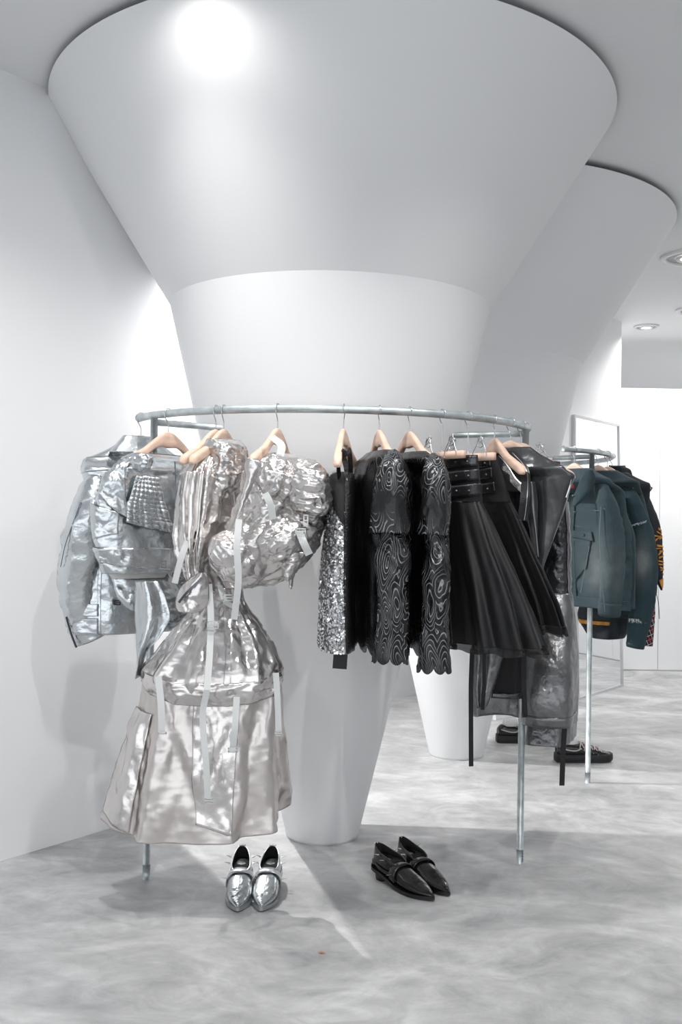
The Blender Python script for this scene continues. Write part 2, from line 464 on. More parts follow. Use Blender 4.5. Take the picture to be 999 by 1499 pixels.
def lace_material(name, dark, light, sheer, scale=15.0):
    """sheer black ground with pale contour lines in onion-shaped motifs"""
    M = bpy.data.materials.new(name); M.use_nodes = True
    nt = M.node_tree; b = nt.nodes['Principled BSDF']
    tc = add(nt, 'ShaderNodeTexCoord')
    nw = add(nt, 'ShaderNodeTexNoise'); nw.inputs['Scale'].default_value = 6
    nt.links.new(tc.outputs['Object'], nw.inputs['Vector'])
    ws = add(nt, 'ShaderNodeVectorMath', operation='SCALE'); ws.inputs['Scale'].default_value = 0.09
    nt.links.new(nw.outputs['Color'], ws.inputs[0])
    ad = add(nt, 'ShaderNodeVectorMath', operation='ADD')
    nt.links.new(tc.outputs['Object'], ad.inputs[0]); nt.links.new(ws.outputs[0], ad.inputs[1])
    mp = add(nt, 'ShaderNodeMapping'); mp.inputs['Scale'].default_value = (1.5, 0.8, 0.38)
    nt.links.new(ad.outputs[0], mp.inputs[0])
    vo = add(nt, 'ShaderNodeTexVoronoi'); vo.inputs['Scale'].default_value = scale; vo.inputs['Randomness'].default_value = 0.7
    nt.links.new(mp.outputs[0], vo.inputs['Vector'])
    ml = add(nt, 'ShaderNodeMath', operation='MULTIPLY'); ml.inputs[1].default_value = 60
    nt.links.new(vo.outputs['Distance'], ml.inputs[0])
    sn = add(nt, 'ShaderNodeMath', operation='SINE'); nt.links.new(ml.outputs[0], sn.inputs[0])
    rp = add(nt, 'ShaderNodeValToRGB'); rp.color_ramp.elements[0].position = 0.70; rp.color_ramp.elements[1].position = 1.0
    nt.links.new(sn.outputs[0], rp.inputs[0])
    mk = add(nt, 'ShaderNodeTexNoise'); mk.inputs['Scale'].default_value = 5
    nt.links.new(tc.outputs['Object'], mk.inputs['Vector'])
    mr = add(nt, 'ShaderNodeValToRGB'); mr.color_ramp.elements[0].position = 0.42; mr.color_ramp.elements[1].position = 0.58
    nt.links.new(mk.outputs[0], mr.inputs[0])
    mm = add(nt, 'ShaderNodeMath', operation='MULTIPLY')
    nt.links.new(rp.outputs[0], mm.inputs[0]); nt.links.new(mr.outputs[0], mm.inputs[1])
    mx = add(nt, 'ShaderNodeMix', data_type='RGBA')
    mx.inputs['A'].default_value = (*dark, 1); mx.inputs['B'].default_value = (*light, 1)
    nt.links.new(mm.outputs[0], mx.inputs['Factor']); nt.links.new(mx.outputs['Result'], b.inputs['Base Color'])
    b.inputs['Roughness'].default_value = 0.26; b.inputs['Metallic'].default_value = 0.2
    al = add(nt, 'ShaderNodeMath', operation='MULTIPLY_ADD'); al.inputs[1].default_value = sheer; al.inputs[2].default_value = 1 - sheer
    nt.links.new(mm.outputs[0], al.inputs[0]); nt.links.new(al.outputs[0], b.inputs['Alpha'])
    bp = add(nt, 'ShaderNodeBump'); bp.inputs['Strength'].default_value = 0.4; bp.inputs['Distance'].default_value = 0.004
    nt.links.new(mm.outputs[0], bp.inputs['Height']); nt.links.new(bp.outputs[0], b.inputs['Normal'])
    return M
LACE = lace_material('black_silver_lace', (0.014, 0.0145, 0.016), (0.30, 0.315, 0.33), 0.15)
LACEDK = lace_material('black_lace', (0.007, 0.007, 0.008), (0.09, 0.095, 0.10), 0.15)

def cloth_mix(name, col, rough, alpha, trans=0.0, metal=0.0, bump=0.0, bscale=40):
    M = mat(name, col, rough, metal, bump=bump, bscale=bscale)
    M.node_tree.nodes['Principled BSDF'].inputs['Alpha'].default_value = alpha
    return M
TULLE = cloth_mix('black_tulle', (0.006, 0.006, 0.007), 0.5, 0.93, bump=0.15, bscale=180)
TULLEHEM = cloth_mix('black_tulle_hem', (0.012, 0.012, 0.013), 0.6, 0.62)
SHEER = cloth_mix('sheer_champagne_foil', (0.70, 0.655, 0.635), 0.29, 0.90, metal=0.88, bump=0.06, bscale=18)

def plaid_material():
    M = bpy.data.materials.new('dark_plaid_flannel'); M.use_nodes = True
    nt = M.node_tree; b = nt.nodes['Principled BSDF']; b.inputs['Roughness'].default_value = 0.9
    tc = add(nt, 'ShaderNodeTexCoord'); sp = add(nt, 'ShaderNodeSeparateXYZ')
    mp = add(nt, 'ShaderNodeMapping'); mp.inputs['Rotation'].default_value = (0, 0.4, 0)
    nt.links.new(tc.outputs['Object'], mp.inputs[0]); nt.links.new(mp.outputs[0], sp.inputs[0])
    def line(out, freq, width, ph=0.0):
        a = add(nt, 'ShaderNodeMath', operation='MULTIPLY_ADD'); a.inputs[1].default_value = freq; a.inputs[2].default_value = ph
        nt.links.new(out, a.inputs[0])
        f = add(nt, 'ShaderNodeMath', operation='FRACT'); nt.links.new(a.outputs[0], f.inputs[0])
        l = add(nt, 'ShaderNodeMath', operation='LESS_THAN'); l.inputs[1].default_value = width
        nt.links.new(f.outputs[0], l.inputs[0]); return l.outputs[0]
    cur = None
    base = (0.010, 0.012, 0.018)
    prev = None
    for out, fr, w, ph, c in ((sp.outputs[0], 28, .16, 0, (.35, .05, .06)), (sp.outputs[2], 22, .14, .3, (.35, .05, .06)), (sp.outputs[0], 28, .08, .45, (.5, .5, .48)), (sp.outputs[2], 22, .07, .8, (.5, .5, .48))):
        mx = add(nt, 'ShaderNodeMix', data_type='RGBA')
        if prev is None: mx.inputs['A'].default_value = (*base, 1)
        else: nt.links.new(prev, mx.inputs['A'])
        mx.inputs['B'].default_value = (*c, 1); nt.links.new(line(out, fr, w, ph), mx.inputs['Factor'])
        prev = mx.outputs['Result']
    nt.links.new(prev, b.inputs['Base Color'])
    return M
PLAID = plaid_material()

def faded_denim(name, base, fade, c, rad):
    M = mat(name, base, 0.85, bump=0.25, bscale=260)
    nt = M.node_tree; b = nt.nodes['Principled BSDF']
    tc = add(nt, 'ShaderNodeTexCoord'); mp = add(nt, 'ShaderNodeMapping')
    mp.vector_type = 'TEXTURE'; mp.inputs['Location'].default_value = c; mp.inputs['Scale'].default_value = rad
    nt.links.new(tc.outputs['Object'], mp.inputs[0])
    gr = add(nt, 'ShaderNodeTexGradient', gradient_type='QUADRATIC_SPHERE'); nt.links.new(mp.outputs[0], gr.inputs[0])
    nz = add(nt, 'ShaderNodeTexNoise'); nz.inputs['Scale'].default_value = 14; nz.inputs['Detail'].default_value = 6
    nt.links.new(tc.outputs['Object'], nz.inputs['Vector'])
    ml = add(nt, 'ShaderNodeMath', operation='MULTIPLY'); nt.links.new(gr.outputs['Fac'], ml.inputs[0])
    n2 = add(nt, 'ShaderNodeMath', operation='MULTIPLY'); n2.inputs[1].default_value = 2.6; nt.links.new(nz.outputs[0], n2.inputs[0])
    nt.links.new(n2.outputs[0], ml.inputs[1]); ml.use_clamp = True
    mx = add(nt, 'ShaderNodeMix', data_type='RGBA'); mx.inputs['A'].default_value = (*base, 1); mx.inputs['B'].default_value = (*fade, 1)
    nt.links.new(ml.outputs[0], mx.inputs['Factor']); nt.links.new(mx.outputs['Result'], b.inputs['Base Color'])
    return M

# ================================================================ the setting
def slab_wall(name, p, q, z0, z1, th, matl, parent=None):
    """upright wall from p to q; its thickness goes to the left of p->q"""
    p = np.array(p, float); q = np.array(q, float); d = (q - p) / np.linalg.norm(q - p); n = np.array([-d[1], d[0]]) * th
    b = [p, q, q + n, p + n]
    V = [(*c, z) for z in (z0, z1) for c in b]
    F = [(0, 1, 5, 4), (1, 2, 6, 5), (2, 3, 7, 6), (3, 0, 4, 7), (4, 5, 6, 7), (3, 2, 1, 0)]
    o = mesh_obj(name, V, F, matl, parent, smooth=False)
    if parent is None: o['kind'] = 'structure'
    return o

o = mesh_obj('floor', *box_mesh((0.5, 4.5, -0.05), (15, 18, 0.1)), FLOORM, smooth=False); o['kind'] = 'structure'
o = mesh_obj('ceiling', *box_mesh((0.5, 4.5, CEIL + 0.05), (15, 18, 0.1)), CEILM, smooth=False); o['kind'] = 'structure'
WS = 0.774
slab_wall('wall_left', (-1.886 - WS * 6.0, -3.0), (-0.82, 4.376), 0, CEIL, 0.10, WALLM)
slab_wall('wall_recess', (-2.81, 3.2), (1.68, 9.0), 0, CEIL, 0.10, WALLM)
slab_wall('wall_far', (1.064, 6.63), (2.32, 8.20), 0, CEIL, 0.10, WALLM)
wb = slab_wall('wall_back', (1.55, 9.02), (7.9, 9.02), 0, 2.585, 0.10, WALLM)
for x0, x1 in ((1.6, 2.915), (2.921, 4.1), (4.106, 5.3)):
    V, F = box_mesh(((x0 + x1) / 2, 9.014, 1.295), (x1 - x0, 0.012, 2.57))
    mesh_obj('panel', V, F, WALLM, wb, smooth=False)
slab_wall('wall_rear', (-7.0, 13.3), (8.0, 13.3), 0, CEIL, 0.1, WALLM)
slab_wall('wall_right', (6.2, 13.3), (6.2, -4.4), 0, CEIL, -0.1, WALLM)

def column(c, label):
    r = root('flared_column', (c[0], c[1], 0), label, 'column')
    V, F = lathe([(0.0, 0.0), (0.152, 0.0), (0.155, 0.012)] + [(0.155 + (0.672 - 0.155) * k / 12, 0.012 + (2.2134 - 0.012) * k / 12) for k in range(1, 13)], 160, c)
    mesh_obj('lower_cone', V, F, PLASTER, r)
    V, F = lathe([(0.672, 2.2134)] + [(0.672 + 0.4903 * k / 10, 2.2134 + 0.7822 * k / 10) for k in range(1, 11)], 200, c)
    mesh_obj('upper_cone', V, F, PLASTER, r)
    V, F = lathe([(1.1623, 2.9956), (1.085, 2.9957), (1.085, CEIL)], 160, c)
    o = mesh_obj('shadow_gap', V, F, GAPM, r, smooth=False)
    return r
C1 = (-0.0586, 4.1666)
C2 = (0.680, 5.6406)
column(C1, 'white flared plaster column behind the curved rail of silver and black clothes')
column(C2, 'white flared plaster column behind the rail of denim jackets')

# ---------------------------------------------------------------- ceiling lamps
def downlight(x, y, z, ax, ay, watts, cone, blend, rad):
    r = root('ceiling_downlight', (x, y, CEIL), 'round recessed white ceiling downlight with grey baffle ring', 'downlight', 'downlights in the ceiling')
    z0 = CEIL
    V, F = lathe([(rad * 1.18, z0), (rad * 1.18, z0 - 0.012), (rad * 0.98, z0 - 0.016), (rad * 0.95, z0 - 0.004)], 48, (x, y))
    mesh_obj('ring', V, F, LAMPRING, r)
    V, F = lathe([(rad * 0.95, z0 - 0.003), (rad * 0.6, z0 - 0.006)], 48, (x, y))
    mesh_obj('baffle', V, F, LAMPGREY, r)
    V, F = lathe([(rad * 0.62, z0 - 0.008), (rad * 0.6, z0 - 0.018), (rad * 0.46, z0 - 0.018)], 48, (x, y))
    mesh_obj('inner_ring', V, F, LAMPRING, r)
    V, F = lathe([(rad * 0.46, z0 - 0.010), (rad * 0.2, z0 - 0.014), (0.0001, z0 - 0.015)], 32, (x, y))
    mesh_obj('lens', V, F, LENS, r)
    L = bpy.data.lights.new('downlight_lamp', 'SPOT'); L.energy = watts; L.spot_size = R(cone); L.spot_blend = blend
    L.shadow_soft_size = 0.022; L.color = (1.0, 0.985, 0.965)
    lo = link(bpy.data.objects.new('downlight_lamp', L)); lo.parent = r
    lo.location = (0, 0, -0.035)
    d = Vector((ax - x, ay - y, -CEIL + 0.4)); lo.rotation_euler = d.to_track_quat('-Z', 'Y').to_euler()
for s_ in SPOTS: downlight(*s_)  # includes the added lamps marked in SPOTS

# ================================================================ clothes rails
RAILZ, RAILR, RR = 1.70, 0.84, 0.0145
def rail_pt(c, deg): return (c[0] + RAILR * math.cos(R(deg)), c[1] + RAILR * math.sin(R(deg)))
def rack(c, a0, a1, l0, l1, label, foot=False):
    r = root('clothes_rack', (c[0], c[1], 0), label, 'clothes rack')
    th = np.linspace(a0, a1, 90)
    P = [(*rail_pt(c, t), RAILZ) for t in th]
    mesh_obj('rail', *tube_mesh(P, RR, 16, smooth_path=False), STEEL, r)
    for t, e in ((a0, -1), (a1, 1)):
        V, F = tube_mesh([(*rail_pt(c, t), RAILZ), (*rail_pt(c, t + e * 0.5), RAILZ)], RR * 1.12, 16, smooth_path=False)
        mesh_obj('end_cap', V, F, STEEL, r)
    for k, t in enumerate((l0, l1)):
        x, y = rail_pt(c, t)
        leg = mesh_obj('leg', *tube_mesh([(x, y, 0), (x, y, RAILZ - 0.005)], 0.0135, 16, smooth_path=False), STEEL, r)
        V, F = tube_mesh([(x, y, 0), (x, y, 0.055)], 0.0142, 16, smooth_path=False)
        V = V - np.array(r.location); f_ = mesh_obj('foot_sleeve', V, F, STEEL); f_.parent = leg
        if foot and k == 1:
            Vs = []
            for q in range(7):
                w = 0.004 + 0.003 * ((q * 5) % 3) / 2
                Vs.append(box_mesh((x + 0.007, y - 0.0128, 0.012 + q * 0.006), (0.006, 0.001, 0.0035 if q % 2 else 0.0022)))
            V, F = join(*Vs); V = V - np.array(r.location)
            s2 = mesh_obj('printed_mark', V, F, INK, smooth=False); s2.parent = leg
        d = np.array([c[0] - x, c[1] - y]); d = d / np.linalg.norm(d)
        e = np.array([x, y]) + d * (RAILR - 0.545)
        mesh_obj('support_arm', *tube_mesh([(x, y, RAILZ - 0.026), (*e, RAILZ - 0.026)], 0.0125, 14, smooth_path=False), STEEL, r)
    return r
rack(C1, 212.6, 340.0, 221.0, 337.6, 'curved galvanised steel rail on two legs holding silver and black clothes', True)
rack(C2, -59.0, 78.0, -43.7, 72.0, 'curved galvanised steel rail on thin legs holding denim jackets')

# ---------------------------------------------------------------- hangers
def hook_mesh(neck):
    h = 0.0175
    P = [(h * math.cos(R(a)), h * math.sin(R(a))) for a in range(-35, 200, 18)]
    P += [(-0.0150, -0.016), (-0.006, -0.030), (0.0, -0.044), (0.0, neck)]
    V, F = tube_mesh([(u, 0, z) for u, z in P], 0.0019, 8, nv=70)
    return V, F

def hanger_body_mesh(half=0.205, head=0.0):
    n = 61; U = np.linspace(-half, half, n); m_ = 14; G = []
    for u in U:
        au = abs(u)
        zt = -0.066 - 0.85 * (math.sqrt(min(au, 0.1) ** 2 + 0.03 ** 2) - 0.03) - 0.5 * max(au - 0.1, 0)
        h = 0.034 + 0.026 * math.exp(-(au / 0.035) ** 2)
        th = 0.0085 + 0.0065 * min(1, au / half)
        e = max(0.0, (au - (half - 0.02)) / 0.02); k = math.sqrt(max(0.0, 1 - e * e))
        h2 = h / 2 * max(k, 0.05); t2 = th * max(k, 0.05)
        zc = zt - h / 2
        v0 = 0.018 * (au / half) ** 2
        G.append([(u, v0 + t2 * math.copysign(abs(math.sin(a)) ** 0.55, math.sin(a)), zc + h2 * math.copysign(abs(math.cos(a)) ** 0.6, math.cos(a))) for a in np.linspace(0, 2 * math.pi, m_, endpoint=False)])
    G = np.array(G); F = gridfaces(n, m_, True)
    F.append(tuple(range(m_))[::-1]); F.append(tuple((n - 1) * m_ + j for j in range(m_)))
    return G.reshape(-1, 3), F

_hm = {}
def shared(name, key, builder, matl, parent):
    if key not in _hm:
        o = mesh_obj(name, *builder(), matl, parent, local=True); _hm[key] = o; return o
    o = _hm[key].copy(); o.name = name; link(o); o.parent = parent; return o

def hanger(c, deg, yaw, what, half=0.205):
    x, y = rail_pt(c, deg)
    r = root('wooden_hanger', (x, y, RAILZ), 'pale wooden hanger holding ' + what, 'hanger', 'wooden hangers on the rails', rz=R(yaw))
    shared('hanger_body', ('b', half), lambda: hanger_body_mesh(half), WOOD, r)
    shared('hook', 'h', lambda: hook_mesh(-0.07), WIRE, r)
    return r

def clip_hanger(c, deg, yaw, what, half=0.15, barz=-0.142):
    x, y = rail_pt(c, deg)
    r = root('clip_hanger', (x, y, RAILZ), 'wooden bar hanger with wire clips holding ' + what, 'hanger', 'clip hangers on the rails', rz=R(yaw))
    shared('hook', ('h2', barz), lambda: hook_mesh(barz), WIRE, r)
    shared('bar', ('bar', half, barz), lambda: box_mesh((0, 0, barz - 0.004), (half * 2, 0.020, 0.026)), WOOD, r)
    def clip(u):
        z = barz
        a = tube_mesh([(u, -0.006, z + 0.070), (u - 0.012, -0.010, z + 0.045), (u - 0.030, -0.014, z + 0.012), (u - 0.034, -0.014, z - 0.012)], 0.0018, 6)
        b = tube_mesh([(u, -0.006, z + 0.070), (u + 0.012, -0.010, z + 0.045), (u + 0.030, -0.014, z + 0.012), (u + 0.034, -0.014, z - 0.012)], 0.0018, 6)
        d = tube_mesh([(u - 0.016, -0.008, z + 0.062), (u + 0.016, -0.010, z + 0.034)], 0.0016, 6, smooth_path=False)
        e = tube_mesh([(u + 0.016, -0.008, z + 0.062), (u - 0.016, -0.010, z + 0.034)], 0.0016, 6, smooth_path=False)
        f = tube_mesh([(u + 0.016 * math.cos(t), -0.010, z + 0.044 + 0.016 * math.sin(t)) for t in np.linspace(0, 6.2, 9)], 0.0016, 6)
        return join(a, b, d, e, f)
    for k, u in enumerate((-half * 0.55, half * 0.55)):
        shared('clip', ('clip', half, barz, k), lambda u=u: clip(u), WIRE, r)
    return r

# ================================================================ silver clothes
S1 = (1, 1, 1); VERT = aniso((0, 0, 1), .16); DG1 = aniso((.5, 0, 1), .2); DG2 = aniso((-.6, 0, 1), .22); HOR = aniso((1, 0, .25), .35); LONGZ = (1, 1, 0.35)
def strap(name, matl, parent, path, width, side=(1, 0.1, 0), solid=0.0025, twist=0.0):
    return mesh_obj(name, *strip_mesh(path, width, side, twist=twist), matl, parent, solid=min(solid, .0018), smooth=False)
def buckle(parent, c, w, h, rz=0.0, matl=None, name='buckle'):
    t = 0.004
    vs = [box_mesh((c[0] - w/2, c[1], c[2]), (t, t, h)), box_mesh((c[0] + w/2, c[1], c[2]), (t, t, h)),
          box_mesh((c[0], c[1], c[2] - h/2), (w + t, t, t)), box_mesh((c[0], c[1], c[2] + h/2), (w + t, t, t)), box_mesh((c[0], c[1] - .001, c[2]), (w, t, t))]
    return mesh_obj(name, *join(*vs), matl or WEB, parent, smooth=False)
def blob(name, matl, parent, c, rad, crum, seed=0, n=(44, 34), lean=0.0, open_=0.0):
    th = np.linspace(0, 2*np.pi, n[0], endpoint=False); ph = np.linspace(0.04 + open_, np.pi - 0.04, n[1])
    G = np.stack([np.cos(th)[None]*np.sin(ph)[:, None], np.sin(th)[None]*np.sin(ph)[:, None], np.repeat(np.cos(ph)[:, None], n[0], 1)], -1) * np.array(rad)
    cl, sl = math.cos(lean), math.sin(lean)
    G = np.stack([G[..., 0]*cl - G[..., 2]*sl, G[..., 1], G[..., 0]*sl + G[..., 2]*cl], -1) + np.array(c)
    for k, (amp, sc, st) in enumerate(crum): G = crumple(G, True, amp, sc, st, seed + k)
    F = gridfaces(n[1], n[0], True); F.append(tuple(range(n[0]))[::-1]) if not open_ else None
    F.append(tuple((n[1]-1)*n[0] + j for j in range(n[0])))
    return mesh_obj(name, G.reshape(-1, 3), F, matl, parent)

# ---- silver biker jacket
hanger(C1, 213.6, 38, 'the silver biker jacket')
g = root('silver_jacket', (-0.72, 3.66, 0.90), 'shiny silver leather biker jacket with zipped cuff beside the left wall', 'jacket')
b = Body([(1.597, -0.758, 3.702, 0.092, 0.022), (1.571, -0.758, 3.702, 0.132, 0.031), (1.546, -0.758, 3.702, 0.182, 0.041), (1.526, -0.758, 3.702, 0.222, 0.05), (1.487, -0.746, 3.66, 0.226, 0.084), (1.368, -0.735, 3.66, 0.221, 0.083), (1.215, -0.738, 3.66, 0.229, 0.085), (1.037, -0.748, 3.66, 0.238, 0.089), (0.903, -0.751, 3.66, 0.238, 0.089)], 38, 90, 100, folds=(5, .01, .05, 1), crum=[(.016, 6, LONGZ), (.006, 19, S1)], seed=1)
b.obj('torso', SILVER, g)
cb = Body([(1.623, -0.754, 3.65, 0.062, 0.023), (1.601, -0.751, 3.65, 0.083, 0.031), (1.56, -0.747, 3.65, 0.124, 0.046)], 38, 60, 16, crum=[(.004, 12, S1)], seed=2)
cb.obj('collar', SILVER, g)
for q in ([(-0.09, 0.835), (0.228, 0.842), (0.231, 0.904), (-0.09, 0.901)], [(-0.09, 0.912), (0.231, 0.915), (0.235, 0.993), (-0.09, 0.989)]):
    b.patch('pocket_flap', SILVER, g, q, .007, cr=(.002, 30))
b.patch('front_placket', SILVER, g, [(0.159, 0.18), (0.2, 0.18), (0.254, 0.996), (0.231, 0.996)], .005, (5, 40))
b.patch('yoke', SILVER, g, [(0.037, 0.092), (0.466, 0.062), (0.447, 0.143), (-0.026, 0.173)], .004, (20, 8))
sv = Tube([(-0.871, 3.49, 1.46), (-0.885, 3.46, 1.35), (-0.914, 3.47, 1.217), (-0.935, 3.5, 1.095), (-0.933, 3.53, 0.983), (-0.895, 3.55, 0.881)],
          [(.032, .045), (.062, .06), (.072, .062), (.066, .058), (.056, .05), (.060, .044)], 40, 80, crum=[(.016, 9, HOR), (.008, 20, HOR)], seed=4)
sl = sv.obj('sleeve', SILVER, g)
strap('cuff_zip', INK, g, [(-0.968, 3.49, 0.967), (-0.95, 3.49, 0.909), (-0.931, 3.495, 0.858)], .007)
strap('sleeve_seam', METALBTN, g, [(-0.902, 3.405, 1.373), (-0.928, 3.4, 1.294), (-0.955, 3.41, 1.218), (-0.977, 3.44, 1.146)], .0025, solid=.002)
buckle(g, (-0.79, 3.5, 1.019), .020, .014, matl=INK, name='snap')
strap('belt_loop', INK, g, [(-0.739, 3.52, 1.043), (-0.738, 3.52, 1.014)], .004)
sv2 = Tube([(-0.628, 3.8, 1.464), (-0.615, 3.83, 1.319), (-0.608, 3.84, 1.133), (-0.623, 3.82, 0.975)], [(.04, .05), (.06, .06), (.06, .055), (.05, .05)], 32, 50, crum=[(.014, 9, S1)], seed=9)
sv2.obj('sleeve', SILVER, g)

# ---- cropped silver top with smocked panel
hanger(C1, 227.3, 47, 'the cropped silver blouse')
g = root('smocked_blouse', (-0.62, 3.50, 0.86), 'cropped silver blouse with smocked panel, gathered shoulder and white lining', 'blouse')
b = Body([(1.549, -0.628, 3.549, 0.147, 0.022), (1.537, -0.628, 3.549, 0.172, 0.036), (1.527, -0.628, 3.549, 0.192, 0.05), (1.487, -0.674, 3.48, 0.162, 0.047), (1.433, -0.688, 3.48, 0.182, 0.053), (1.353, -0.697, 3.48, 0.193, 0.056), (1.245, -0.699, 3.48, 0.192, 0.056), (1.192, -0.694, 3.48, 0.18, 0.053), (1.129, -0.691, 3.48, 0.17, 0.05)], 45, 90, 90, folds=(4, .01, .06, 1), crum=[(.022, 7, (1, 1, .7)), (.006, 22, S1)], seed=6)
b.obj('torso', SILVER, g)
# smocked panel: a quilted grid of small puffs
q = np.array([(0.343, 0.196), (0.497, 0.196), (0.629, 0.668), (0.326, 0.586)])
n_ = 49
A = np.linspace(0, 1, n_)[None, :, None]; Bq = np.linspace(0, 1, n_)[:, None, None]
ST = (q[0]*(1-A)+q[1]*A)*(1-Bq) + (q[3]*(1-A)+q[2]*A)*Bq
P, N = b.sample(ST[..., 0], ST[..., 1])
P = P + N * (b.outward() * (.016 + .006*np.abs(np.sin(A*np.pi*7))**.6*np.abs(np.sin(Bq*np.pi*12))**.6))
mesh_obj('smocked_panel', P.reshape(-1, 3), gridfaces(n_, n_, False), SILVER, g, solid=.003)
b.patch('shoulder_drape', SILVER, g, [(0.05, 0.103), (0.213, 0.056), (0.381, 0.575), (0.017, 0.342)], .014, (24, 24), cr=(.012, 26))
b.patch('side_drape', SILVER, g, [(-0.091, 0.417), (0.284, 0.499), (0.277, 0.674), (0.012, 0.72)], .012, (20, 16), cr=(.007, 16))
b.patch('hem_band', SILVER, g, [(-0.089, 0.779), (0.606, 0.796), (0.62, 0.977), (0.025, 0.907)], .010, (40, 10), cr=(.009, 34))
blob('gathered_bow', SILVER, g, (-0.679, 3.33, 1.507), (.036, .022, .030), [(.012, 45, S1)], 3)
blob('gathered_bow', SILVER, g, (-0.658, 3.33, 1.521), (.022, .02, .018), [(.010, 55, S1)], 4)
lb = Body([(1.183, -0.718, 3.5, 0.142, 0.041), (1.147, -0.718, 3.5, 0.13, 0.038), (1.108, -0.714, 3.5, 0.105, 0.031)], 45, 70, 16, crum=[(.006, 14, S1)], seed=3)
lb.obj('lining', WHITECL, g)
ub = Body([(1.126, -0.72, 3.53, 0.12, 0.035), (1.048, -0.682, 3.53, 0.13, 0.038), (0.995, -0.657, 3.53, 0.11, 0.032)], 45, 60, 24, crum=[(.014, 12, S1)], seed=8)
ub.obj('under_layer', SILVER, g)
t = Sheet([(1.107, -0.699, 3.36, -0.62, 3.36), (1.049, -0.698, 3.36, -0.591, 3.36), (0.991, -0.697, 3.36, -0.576, 3.36), (0.921, -0.693, 3.36, -0.607, 3.36), (0.863, -0.69, 3.36, -0.653, 3.36), (0.781, -0.686, 3.36, -0.677, 3.36)], 26, 50, bulge=.03, folds=(1.2, .006, .02), crum=[(.01, 12, LONGZ)], seed=2)
t.obj('hanging_tail', SILVER, g)
strap('zip', METALBTN, g, [(-0.567, 3.34, 1.514), (-0.561, 3.325, 1.446), (-0.559, 3.325, 1.314)], .005)
buckle(g, (-0.595, 3.32, 1.166), .014, .022, matl=METALBTN)

# ---- long champagne foil dress
hanger(C1, 243.0, 66, 'the long champagne foil dress', .19)
hanger(C1, 245.2, 68, 'the hood of the long champagne foil dress', .19)
g = root('foil_dress', (-0.42, 3.40, 0.10), 'long crinkled champagne foil dress with tiered skirt and webbing straps', 'dress')
b = Body([(1.55, -0.411, 3.42, 0.11, 0.051), (1.511, -0.422, 3.42, 0.14, 0.07), (1.464, -0.436, 3.42, 0.16, 0.088), (1.357, -0.444, 3.42, 0.16, 0.095), (1.226, -0.45, 3.42, 0.16, 0.082), (1.131, -0.432, 3.42, 0.16, 0.044), (1.065, -0.412, 3.42, 0.09, 0.053)], 64, 96, 110, folds=(9, .03, .10, 1), crum=[(.016, 12, VERT), (.008, 24, DG1), (.004, 44, S1)], seed=11)
b.obj('bodice', CHAMP, g)
hb = Body([(1.592, -0.402, 3.36, 0.075, 0.029), (1.574, -0.401, 3.36, 0.075, 0.056), (1.527, -0.401, 3.36, 0.075, 0.071), (1.462, -0.395, 3.36, 0.075, 0.064), (1.406, -0.389, 3.36, 0.075, 0.029), (1.373, -0.384, 3.36, 0.043, 0.009)], 55, 80, 60, crum=[(.020, 17, S1), (.008, 40, S1)], seed=12)
hb.obj('hood', CHAMP, g)
sh = Sheet([(1.477, -0.514, 3.24, -0.451, 3.24), (1.387, -0.526, 3.24, -0.458, 3.24), (1.286, -0.52, 3.24, -0.466, 3.24), (1.207, -0.5, 3.24, -0.482, 3.24)], 20, 40, bulge=.02, folds=(2, .006, .012), crum=[(.008, 20, LONGZ)], seed=4)
sh.obj('side_drape', CHAMP, g)
p = Sheet([(1.146, -0.465, 3.22, -0.438, 3.22), (1.114, -0.505, 3.22, -0.429, 3.22), (1.073, -0.531, 3.22, -0.428, 3.22), (1.038, -0.535, 3.22, -0.432, 3.22), (1.015, -0.525, 3.22, -0.463, 3.22)], 26, 30, bulge=.02, crum=[(.008, 22, S1)], seed=5)
p.obj('flap_pocket', CHAMP, g)
strap('zip', METALBTN, g, [(-0.445, 3.19, 1.13), (-0.492, 3.185, 1.085), (-0.521, 3.19, 1.049)], .008)
sk = Body([(1.087, -0.405, 3.38, 0.063, 0.039), (1.017, -0.409, 3.38, 0.096, 0.06), (0.935, -0.412, 3.38, 0.157, 0.097), (0.864, -0.421, 3.38, 0.203, 0.126), (0.806, -0.43, 3.38, 0.233, 0.145), (0.778, -0.427, 3.38, 0.228, 0.142)], 0, 120, 90, folds=(13, .10, .05, .8), crum=[(.014, 13, aniso((0, 0, 1), .07)), (.009, 24, aniso((.15, 0, 1), .08)), (.003, 34, DG2)], seed=14)
sk.G[..., 2] += np.linspace(0, 1, sk.nv)[:, None]**2 * .035 * np.sin(np.linspace(0, 2*np.pi, sk.nu, endpoint=False))[None]
sk.obj('upper_skirt', CHAMP, g)
bd = Body([(0.82, -0.432, 3.38, 0.238, 0.147), (0.796, -0.432, 3.38, 0.24, 0.149), (0.768, -0.429, 3.38, 0.233, 0.144), (0.745, -0.425, 3.38, 0.22, 0.136)], 0, 120, 20, folds=(7, .02, .04, 1), crum=[(.016, 14, S1), (.006, 34, S1)], seed=15)
bd.G[..., 2] += .040 * np.sin(np.linspace(0, 2*np.pi, bd.nu, endpoint=False))[None]
bd.obj('waist_band', CHAMP, g)
lw = Body([(0.779, -0.433, 3.4, 0.233, 0.131), (0.661, -0.446, 3.4, 0.253, 0.142), (0.52, -0.463, 3.4, 0.274, 0.154), (0.402, -0.474, 3.4, 0.29, 0.162), (0.308, -0.484, 3.4, 0.301, 0.169)], 0, 140, 100, folds=(8, .03, .13, 1), crum=[(.026, 6, aniso((.35, 0, 1), .14)), (.013, 13, aniso((-.45, 0, 1), .14)), (.005, 26, DG1)], seed=16, power=.9)
